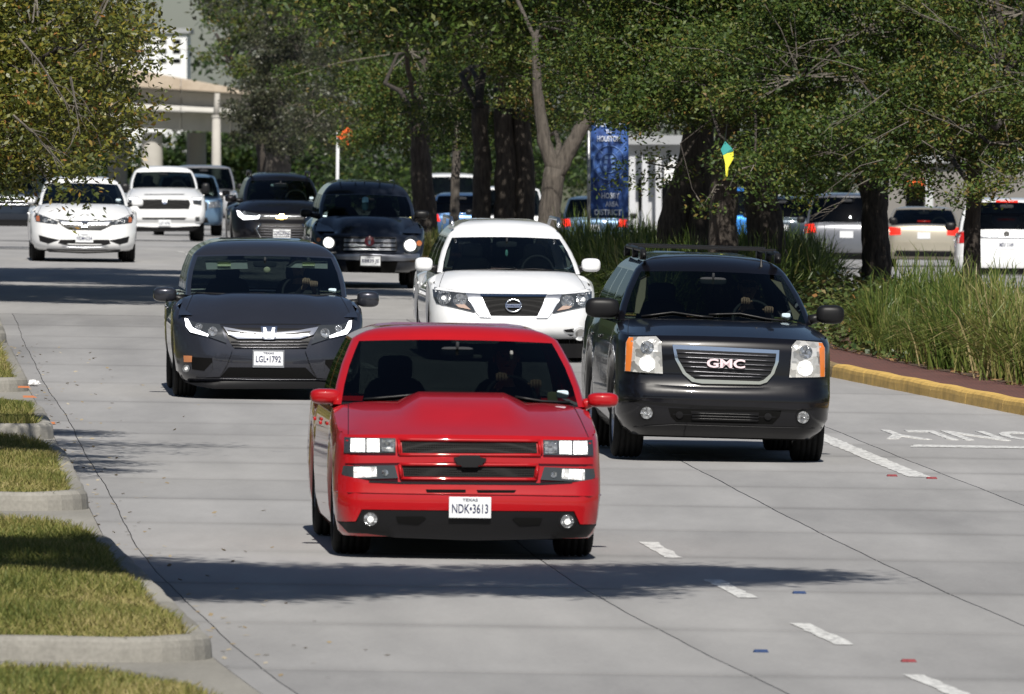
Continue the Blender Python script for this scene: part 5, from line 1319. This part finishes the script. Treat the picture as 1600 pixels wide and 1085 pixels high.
def rearkit(c, lamp=REDL, plate='', hi=0.):
    w = c.w / 2; z = c.zhood
    if c.kind in ('suv', 'van'):
        c.patch('tail_light', [(-w + .03, z - .22), (-w + .3, z - .2), (-w + .24, z + .0), (-w + .03, z - .02)], lamp, .012, .04, True, local=True)
    elif c.kind == 'bigvan':
        c.patch('tail_light', [(-w + .04, z - .35), (-w + .16, z - .35), (-w + .16, z - .05), (-w + .04, z - .05)], lamp, .012, .04, True, local=True)
    elif c.kind == 'pickup':
        c.patch('tail_light', [(-w + .05, z - .42), (-w + .22, z - .42), (-w + .22, z - .06), (-w + .05, z - .06)], lamp, .012, .04, True, local=True)
        c.patch('tailgate', [(-w + .26, .62), (w - .26, .62), (w - .26, z - .04), (-w + .26, z - .04)], c.body.data.materials[0], .01, .03, local=True)
    else:
        c.patch('tail_light', [(-w + .03, z - .24), (-w + .36, z - .22), (-w + .36, z - .06), (-w + .03, z - .04)], lamp, .012, .04, True, local=True)
    c.patch('rear_bumper', [(-w + .04, .36), (w - .04, .36), (w - .04, .6), (-w + .04, .6)], c.body.data.materials[0], .04, .05, local=True)
    c.patch('lower_trim', [(-w + .2, .26), (w - .2, .26), (w - .25, .4), (-w + .25, .4)], SATIN, .045, .03, local=True)
    y = c.surf(0, z - .2, c.bvh); o = MB().box(-.153, .153, -.004, .004, -.077, .077).build('license_plate', PLATE, c.root); o.location = (0, y - .02, z - .24 if c.kind != 'pickup' else .52)
    if plate: t = obj('plate_lettering', fit_text(plate, .25, .075, .002, .012), o, PLATETXT); t.location = (0, -.006, 0)
    for sx in (-1, 1): MB().ellipsoid((sx * (w + .08), c.L - 1.9, c.zbelt + .06), (.1, .07, .08), 3).build('side_mirror', BLACK, c.root, True)
TG = 'cars in traffic on the road'; OG = 'cars going away beyond the median'
c = simple('pickup_truck', 'dark pickup half hidden by branches at the far left edge', 'pickup', 14, 285, paint('dark_blue', (.015, .022, .035), .3), 'pickup', group=TG); frontkit(c, MESHG)
c = simple('small_suv', 'small blue SUV peeking out behind the white pickup', 'suv', 296, 330, paint('steel_blue', (.12, .2, .3), .5), 'suv', group=TG); frontkit(c)
c = simple('pickup_truck', 'silver pickup farthest back below the overpass column', 'pickup', 320, 360, SILVER, 'pickup', group=TG); frontkit(c)
# beyond the median, seen from behind
c = simple('suv', 'white SUV seen from behind, cut by the right edge', 'suv', 1572, 221, WHITE, 'suv', yaw=-.03, away=True, group=OG)
rearkit(c, REDL, 'MSV 1149'); c.bar('brake_lamp', [(-.2, c.H - .07), (.2, c.H - .07)], .022, BRAKE, .03, bvh=c.cbvh, local=True); c.bar('chrome_strip', [(-.5, c.zhood - .1), (.5, c.zhood - .1)], .012, CHROMEB, .02, local=True)
c.patch('emblem', [(.05 * math.cos(t), c.zhood - .04 + .05 * math.sin(t)) for t in [2 * math.pi * i / 14 for i in range(14)]], SATIN, .03, .02, local=True)
c = simple('sedan', 'champagne sedan seen from behind, beside the oak trunk', 'sedan', 1443, 290, paint('champagne', (.42, .38, .3), .5), 'sedan', yaw=-.03, away=True, group=OG); rearkit(c, BRAKE); c.bar('brake_lamp', [(-.15, 1.1), (.15, 1.1)], .02, BRAKE, -.1, local=True, bvh=c.cbvh)
c = simple('minivan', 'grey minivan seen from behind, half hidden by the oak trunk', 'minivan', 1322, 280, paint('mid_grey', (.16, .165, .18), .6), 'van', yaw=-.03, away=True, group=OG); rearkit(c, BRAKE)
c = simple('suv', 'dark SUV with a lit tail light left of the grey minivan', 'suv', 1222, 330, paint('dark_teal', (.02, .03, .04), .4), 'suv', yaw=-.03, away=True, group=OG); rearkit(c, BRAKE)
c = simple('pickup_truck', 'bright blue pickup seen from behind between the oak trunks', 'pickup', 1132, 350, paint('bright_blue', (.02, .16, .5), .3), 'pickup', yaw=-.03, away=True, group=OG); rearkit(c, REDL)
c = simple('suv', 'blue-grey SUV with lit brake light left of the blue banner', 'suv', 928, 330, paint('blue_grey', (.08, .13, .2), .5), 'suv', yaw=-.03, away=True, group=OG); rearkit(c, BRAKE)
c = simple('pickup_truck', 'white pickup seen in pieces between the dark trunks', 'pickup', 800, 330, WHITE, 'pickup', yaw=.03, away=True, group=OG); rearkit(c, REDL)
c = simple('suv', 'blue SUV with lit tail light behind the thin pale trunk', 'suv', 722, 345, paint('mid_blue', (.06, .12, .24), .5), 'suv', yaw=.03, away=True, group=OG); rearkit(c, BRAKE)
c = simple('delivery_van', 'tall white van behind the blue SUV', 'van', 705, 420, WHITE, 'bigvan', yaw=.03, away=True, group=OG); rearkit(c, REDL)

# ---- drivers
def driver(label, car, face=True, shirt=(.03, .03, .035), skin=(.42, .25, .17), glasses=False, hand=None):
    """a seated driver in car coordinates: torso, head, arms to the wheel, one skinned surface"""
    dc, zb, hwb = car.dc, car.zb, car.hwb; cx = hwb * .47
    hip = Vector((cx, dc + 1.38, zb - .55)); sh = Vector((cx, dc + 1.42, zb - .02))
    wx, wy, wz = cx, dc + .8, zb
    V = [hip, hip + Vector((0, .03, .25)), sh, sh + Vector((0, -.01, .1)), sh + Vector((0, -.03, .22))]
    Rr = [.17, .16, .17, .06, .055]; E = [(0, 1), (1, 2), (2, 3), (3, 4)]
    # head as a few vertices
    def add(p, r, j): V.append(Vector(p)); Rr.append(r); E.append((j, len(V) - 1)); return len(V) - 1
    h1 = add(sh + Vector((0, -.035, .26)), .085, 4); h2 = add(sh + Vector((0, -.03, .33)), .095, h1); add(sh + Vector((0, -.02, .39)), .07, h2)
    for sg in (-1, 1):
        s1 = add(sh + Vector((sg * .17, 0, -.02)), .07, 2)
        el = add((cx + sg * .26, dc + 1.2, zb - .3), .05, s1)
        th = 1.15 if sg < 0 else .5
        gx, gz_ = (wx + sg * .17 * math.cos(th) * (1 if sg > 0 else 1), wz + .17 * math.sin(th))
        if hand and sg == hand[0]: gx, gz_ = hand[1], hand[2]
        wr = add((gx, wy + .07, gz_ - .03), .03, el)
        pm = add((gx, wy + .02, gz_ + .01), .036, wr)
        for k in range(4):
            f1 = add((gx - .036 + .022 * k, wy - .025, gz_ + .035 + .004 * (k in (1, 2))), .0105, pm)
            f2 = add((gx - .036 + .022 * k, wy - .045, gz_ + .01), .0095, f1)
            add((gx - .036 + .022 * k, wy - .03, gz_ - .018), .008, f2)
        t1 = add((gx - sg * .045, wy - .01, gz_ + .005), .011, pm); add((gx - sg * .06, wy - .03, gz_ + .015), .009, t1)
        lk = add(hip + Vector((sg * .12, -.1, -.02)), .1, 0); kn = add(hip + Vector((sg * .16, -.5, .05)), .075, lk); add(hip + Vector((sg * .16, -.75, -.3)), .05, kn)
    me = bpy.data.meshes.new('person'); me.from_pydata([tuple(v) for v in V], E, [])
    m = bpy.data.materials.new('driver'); m.use_nodes = True; nt = m.node_tree; b = nt.nodes['Principled BSDF']; b.inputs['Roughness'].default_value = .7
    # clothes below the neck and above the wrists, skin elsewhere: by position in the body's own space
    tc = N(nt, 'ShaderNodeTexCoord'); sp = N(nt, 'ShaderNodeSeparateXYZ'); nt.links.new(tc.outputs['Object'], sp.inputs[0])
    a1 = N(nt, 'ShaderNodeMath', operation='GREATER_THAN'); a1.inputs[1].default_value = sh.z + .1; nt.links.new(sp.outputs['Z'], a1.inputs[0])
    a2 = N(nt, 'ShaderNodeMath', operation='LESS_THAN'); a2.inputs[1].default_value = wy + .08; nt.links.new(sp.outputs['Y'], a2.inputs[0])
    a3 = N(nt, 'ShaderNodeMath', operation='MAXIMUM'); nt.links.new(a1.outputs[0], a3.inputs[0]); nt.links.new(a2.outputs[0], a3.inputs[1])
    mx = N(nt, 'ShaderNodeMix', data_type='RGBA'); nt.links.new(a3.outputs[0], mx.inputs[0]); mx.inputs[6].default_value = (*shirt, 1); mx.inputs[7].default_value = (*skin, 1)
    nt.links.new(mx.outputs[2], b.inputs['Base Color'])
    o = obj('person', me, None, m); o.matrix_world = car.M
    o['label'] = label; o['category'] = 'person'
    sk = o.modifiers.new('skin', 'SKIN'); sb = o.modifiers.new('sub', 'SUBSURF'); sb.levels = 1; sb.render_levels = 2
    for i, v in enumerate(me.skin_vertices[0].data): v.radius = (Rr[i], Rr[i] * (.75 if i < 3 else 1)); v.use_root = (i == 0)
    hc = sh + Vector((0, -.02, .33))
    hr = MB().ellipsoid((hc.x, hc.y + .025, hc.z + .03), (.088, .095, .1), 2., 16, 10); obj('hair', hr.me(True), o, mat('hair_dark', (.012, .009, .007), .6))
    fc = MB().ellipsoid((hc.x, hc.y - .1, hc.z - .035), (.014, .02, .022), 2., 10, 6).ellipsoid((hc.x - .092, hc.y - .01, hc.z - .02), (.01, .02, .032), 2., 8, 6).ellipsoid((hc.x + .092, hc.y - .01, hc.z - .02), (.01, .02, .032), 2., 8, 6)
    obj('nose_and_ears', fc.me(True), o, mat('skin_tone', skin, .6))
    if glasses:
        g = MB()
        for sg in (-1, 1): g.ellipsoid((hc.x + sg * .034, hc.y - .098, hc.z - .005), (.03, .008, .02), 3, 12, 8)
        g.box(hc.x - .09, hc.x + .09, hc.y - .098, hc.y - .092, hc.z + .002, hc.z + .008); obj('sunglasses', g.me(True), o, BLACK)
    else:
        g = MB()
        for sg in (-1, 1): g.ellipsoid((hc.x + sg * .034, hc.y - .088, hc.z), (.013, .008, .008), 2, 10, 6)
        obj('eyes', g.me(True), o, mat('eye_dark', (.03, .02, .02), .3))
    obj('mouth', MB().ellipsoid((hc.x, hc.y - .088, hc.z - .075), (.024, .01, .006), 2, 10, 6).me(True), o, mat('lip', (.25, .1, .09), .5))
    return o
q = VAN.P(905, 320, VAN.dc + .8)
driver('driver of the grey minivan with one hand on top of the steering wheel', VAN, hand=(-1, q.x, q.z), skin=(.5, .32, .23))
driver('driver of the black SUV wearing dark sunglasses behind the steering wheel', YUK, glasses=True, skin=(.4, .24, .17))
q = TRUCK.P(975, 316, TRUCK.dc + .8)
driver('driver of the red pickup, one hand showing through the dark windshield', TRUCK, hand=(1, q.x, q.z), skin=(.5, .32, .22))
# ------------------------------------------------------------------ small things
# banner
BLUE = None
def bannermat():
    m = bpy.data.materials.new('banner_print'); m.use_nodes = True; nt = m.node_tree; b = nt.nodes['Principled BSDF']
    tc = N(nt, 'ShaderNodeTexCoord'); nz = N(nt, 'ShaderNodeTexNoise'); nz.inputs['Scale'].default_value = 5; nz.inputs['Detail'].default_value = 3
    nt.links.new(tc.outputs['Object'], nz.inputs['Vector']); cr = N(nt, 'ShaderNodeValToRGB'); cr.color_ramp.elements[0].color = (.01, .035, .16, 1); cr.color_ramp.elements[1].color = (.06, .16, .48, 1)
    cr.color_ramp.elements[0].position = .35; cr.color_ramp.elements[1].position = .7
    nt.links.new(nz.outputs['Fac'], cr.inputs[0]); nt.links.new(cr.outputs[0], b.inputs['Base Color']); b.inputs['Roughness'].default_value = .6
    return m
BD = 212.; k_ = BD / F
b0 = at(952, 340, BD); bt = thing('banner', 'blue vertical welcome banner on a pole under the oaks', 'banner', RP(BD, offs(925, BD)))
def br(px, py, dy=0.): p = at(px, py, BD); return (p.x - bt.location.x, dy, p.z - bt.location.z)
rws = []
for i in range(13):
    f = i / 12; py = 168 + 172 * f
    rws.append([(br(923 + 59 * g, py)[0], .025 * math.sin(f * 7 + g * 3) * .6, br(923, py)[2]) for g in [j / 6 for j in range(7)]])
cloth = MB().grid(rws); bo = cloth.build('banner_cloth', bannermat(), bt, True); sm_ = bo.modifiers.new('s', 'SOLIDIFY'); sm_.thickness = .006
MB().tube([br(920, 480, .02)[:2] + (-.1,), br(920, 160, .02)], .03, 10).build('banner_pole', mat('pole_grey', (.35, .36, .37), .4, .6), bt, True)
for py in (168, 340): MB().tube([br(918, py, .02), br(984, py, .02)], .014, 8).build('banner_arm', MATS['pole_grey'], bt)
WB = mat('banner_white', (.75, .8, .88), .6); LB = mat('banner_pale_blue', (.16, .28, .58), .6)
for txt, px, py, w_, h_ in (('WELCOME', 951, 194, 44, 8), ('TO', 951, 206, 9, 7), ('HOUSTON', 951, 217, 36, 9), ('HOBBY', 954, 306, 28, 9), ('AREA', 956, 319, 20, 8), ('DISTRICT', 950, 332, 42, 9)):
    o = obj('banner_lettering', fit_text(txt, w_ * k_, h_ * k_, .002, .02), bo, WB); q = br(px, py); o.location = (q[0], -.034, q[2])
cx_, cz_ = br(952, 255)[0], br(952, 255)[2]
mk_ = MB()
for rr_, n_ in ((.30, 40), (.17, 28)):
    pts = [(cx_ + rr_ * .9 * math.cos(t), -.03, cz_ + rr_ * math.sin(t)) for t in [2 * math.pi * i / n_ for i in range(n_ + 1)]]
    mk_.tube(pts, .009, 4)
for i in range(10):
    a = 2 * math.pi * i / 10 + .3; r1 = .3 / max(abs(math.cos(a)), .55) * .98
    mk_.tube([(cx_ + .2 * math.cos(a), -.03, cz_ + .2 * math.sin(a)), (cx_ + min(.3, max(-.3, r1 * math.cos(a))), -.03, cz_ + .44 * math.sin(a))], .006, 4)
for z0, w0, h0 in ((.1, .1, .03), (.02, .12, .03), (-.1, .15, .05)):
    for dx in (-.5, .5): mk_.box(cx_ + dx * w0 - .03, cx_ + dx * w0 + .03, -.033, -.03, cz_ + z0 - h0, cz_ + z0 + h0)
mk_.build('banner_emblem', LB, bo)

# ribbon on the oak stem
rb = thing('ribbon', 'teal and yellow ribbon hanging from the oak stem', 'ribbon', at(1135, 246, 153))
def ribbon(pts, m, nm):
    V = [];  P = [at(x, y, 153) - Vector(rb.location) for x, y in pts]; 
    mb = MB(); mb.v = [(p.x, .02 * math.sin(i * 2.1), p.z) for i, p in enumerate(P)]; mb.f = [tuple(range(len(P)))]
    o = mb.build(nm, m, rb); s_ = o.modifiers.new('s', 'SOLIDIFY'); s_.thickness = .004
ribbon([(1126, 234), (1133, 221), (1144, 232), (1146, 236), (1130, 243)], mat('ribbon_teal', (.05, .35, .32), .6), 'ribbon_knot'); ribbon([(1130, 243), (1146, 235), (1146, 248), (1138, 262), (1137, 276), (1134, 276), (1133, 256)], mat('ribbon_yellow', (.75, .72, .05), .6), 'ribbon_tail')
q0 = at(1133, 224, 153) - Vector(rb.location); q1 = at(1138, 196, 160) - Vector(rb.location); q2 = at(1138, 190, 163) - Vector(rb.location)
MB().tube([q0, q0.lerp(q1, .5) + Vector((0, 0, .12)), q1, q2], .006, 5).build('ribbon_cord', BLACK, rb)
# orange road-work sign on a white post
sg = thing('road_sign', 'orange road work sign on a white post among leaves', 'sign', RP(282, offs(527, 282)))
def sr(px, py, D=282.): return at(px, py, D) - Vector(sg.location)
p0, p1 = sr(526, 300), sr(528, 205); MB().tube([(p0.x, 0, -.1), (p1.x, 0, p1.z)], .04, 8).build('post', mat('post_white', (.6, .61, .62), .5), sg, True)
c0 = sr(543, 213); d_ = .26; q = MB().prism([(c0.x - d_, c0.z), (c0.x, c0.z - d_ * .8), (c0.x + d_, c0.z), (c0.x, c0.z + d_ * .8)], -.06, -.045); q.build('sign_panel', mat('sign_orange', (.85, .13, .02), .5), sg)
MB().tube([(p1.x, -.02, c0.z), (c0.x, -.04, c0.z)], .018, 6).build('bracket', MATS['post_white'], sg)

# raised pavement markers
RMK = mat('marker_red', (.22, .045, .05), .6, noise=.3, nscale=40); BMK = mat('marker_blue', (.025, .05, .13), .6, noise=.3, nscale=40)
def marker(px, py, m, label, cat='marker'):
    s_ = (py - 65) / 3.75; D = F / s_; off = offs(px, D)
    b = MB(); b.v = [(-.055, -.055, 0), (.055, -.055, 0), (.055, .055, 0), (-.055, .055, 0), (-.045, -.025, .02), (.045, -.025, .02), (.045, .025, .02), (-.045, .025, .02)]
    b.f = [(0, 3, 2, 1), (4, 5, 6, 7), (0, 1, 5, 4), (1, 2, 6, 5), (2, 3, 7, 6), (3, 0, 4, 7)]
    o = b.build('pavement_marker', m, None); o.location = RP(D, off, .001); o.scale = (.85, .85, .8); o.rotation_euler = (0, CROSS, .06); o['label'] = label; o['category'] = cat; o['group'] = 'reflective pavement markers'
    return o
marker(1394, 732, RMK, 'red pavement marker left of the thick white line end'); marker(1456, 735, RMK, 'red pavement marker right of the thick white line end')
marker(1420, 1028, RMK, 'red pavement marker between the two nearest lane dashes'); marker(1189, 1016, BMK, 'blue pavement marker left of the nearest lane dashes'); marker(1249, 921, BMK, 'dark blue pavement marker in the tree shadow')
# litter at the left kerb
q = thing('litter', 'crumpled white paper at the left kerb', 'litter', RP(131, offs(48, 133)))
rr_ = random.Random(2); mb = MB().ellipsoid((0, 0, .03), (.07, .09, .03), 2, 12, 8); mb.v = [(x * rr_.uniform(.7, 1.2), y * rr_.uniform(.7, 1.2), z * rr_.uniform(.6, 1.3)) for x, y, z in mb.v]; mb.build('crumpled_sheet', mat('paper_white', (.75, .75, .75), .8), q)
# utility paint marks at the driveway
for px, py in ((36, 636), (44, 652), (75, 668)):
    s_ = (py - 65) / 3.75; D = F / s_; o_ = offs(px, D); flat_strip('utility_paint_mark', D - .35, D + .35, o_ - .05, o_ + .07, mat('orange_mark', (.6, .2, .07), .7), .165 if px < 50 else .006, road)

# white pavilion beyond the median, far right shop
WP = mat('pavilion_white', (.5, .51, .53), .6, noise=.05)
pv = thing('pavilion', 'white walled pavilion with posts behind the blue banner', 'building', RP(400, offs(1020, 400)))
def pr(px, py, D=400.): return at(px, py, D) - Vector(pv.location)
a_, b_ = pr(985, 226), pr(1066, 345)
MB().box(a_.x, b_.x, 1.5, 5., -.3, a_.z).build('wall', WP, pv)
for x in (988, 1008, 1029, 1052, 1064):
    p = pr(x, 300); MB().box(p.x - .1, p.x + .1, 0, .25, -.3, a_.z - .35).build('post', WP, pv)
MB().box(a_.x - .3, b_.x + .3, -.4, 5.2, a_.z, a_.z + .3).build('roof', mat('roof_grey', (.3, .31, .32), .7), pv)
for x0, x1 in ((998, 1006), (1034, 1047)):
    p, q = pr(x0, 280), pr(x1, 330); MB().box(p.x, q.x, 1.46, 1.5, q.z, p.z).build('window', BLACK, pv)
p, q = pr(1038, 255), pr(1062, 287); MB().box(p.x, q.x, -.1, -.04, q.z, p.z).build('notice_board', mat('board_white', (.8, .8, .78), .6), pv)
for i in range(3): p, q = pr(1041, 262 + i * 8), pr(1059, 264 + i * 8); MB().box(p.x, q.x, -.104, -.1, q.z, p.z).build('notice_line', mat('board_grey', (.35, .36, .4), .6), pv)
sh_ = thing('shop', 'grey shop with red-orange sign and white column at right', 'building', RP(420, offs(1430, 420)))
def s2(px, py, D=420.): return at(px, py, D) - Vector(sh_.location)
a_, b_ = s2(1380, 255), s2(1640, 330)
MB().box(a_.x, b_.x, .5, 6, -.5, a_.z).build('wall', mat('shop_grey', (.2, .19, .18), .8), sh_)
p, q = s2(1414, 280), s2(1446, 290); MB().box(p.x, q.x, .2, .5, q.z, p.z).build('sign_panel', MATS['sign_orange'], sh_)
p, q = s2(1446, 276), s2(1458, 330); MB().box(p.x, q.x, .0, .4, -.5, p.z).build('column', WP, sh_)
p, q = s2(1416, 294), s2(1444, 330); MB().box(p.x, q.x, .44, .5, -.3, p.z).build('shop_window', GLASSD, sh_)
MB().box(a_.x - .3, b_.x + .3, .2, 6.2, a_.z, a_.z + .25).build('roof', MATS['roof_grey'], sh_)
wb = thing('white_building', 'white commercial building glimpsed between the right trunks', 'building', RP(470, offs(1230, 470)))
def s3(px, py, D=470.): return at(px, py, D) - Vector(wb.location)
a_, b_ = s3(1195, 262), s3(1385, 330)
MB().box(a_.x, b_.x, 0, 6, -.5, a_.z).build('wall', WP, wb)
for x0, x1 in ((1222, 1252), (1262, 1292), (1302, 1332), (1342, 1372)):
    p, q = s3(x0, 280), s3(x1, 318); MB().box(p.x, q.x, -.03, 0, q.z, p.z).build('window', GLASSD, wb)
MB().box(a_.x - .2, b_.x + .2, -.2, 6.2, a_.z, a_.z + .2).build('roof', MATS['roof_grey'], wb)
# small grit and leaves along the left gutter
n = 260; D = NR.uniform(70, 150, n); off = KL + NR.exponential(.35, n)
C = np.array([tuple(RP(a, b, .008)) for a, b in zip(D, off)])
obj('gutter_litter', quads_mesh(leaf_quads(C, .05, .035, 4.), NR.uniform(.3, 1, n)), None, leafmat('gutter_leaves', [(.16, .11, .06), (.3, .24, .15), (.42, .38, .3)], .8, .2, .1), kind='stuff', label='dry leaves and grit in the left gutter', category='leaves')

# pale office block glimpsed in the gap above the viaduct
ob_ = thing('office_block', 'distant white office block in the gap above the viaduct', 'building', (at(240, 260, 1500).x, 1500, zr(1500)))
def s4(px, py): return at(px, py, 1500.) - Vector(ob_.location)
a_, b_ = s4(150, 52), s4(292, 300)
MB().box(a_.x, b_.x, 0, 18, -2, a_.z).build('wall', mat('office_white', (.72, .73, .74), .6, noise=.05), ob_)
MB().box(a_.x - .4, b_.x + .4, -.5, 18.5, a_.z, a_.z + .6).build('roof', MATS['roof_grey'], ob_)
for i in range(3):
    for j in range(6):
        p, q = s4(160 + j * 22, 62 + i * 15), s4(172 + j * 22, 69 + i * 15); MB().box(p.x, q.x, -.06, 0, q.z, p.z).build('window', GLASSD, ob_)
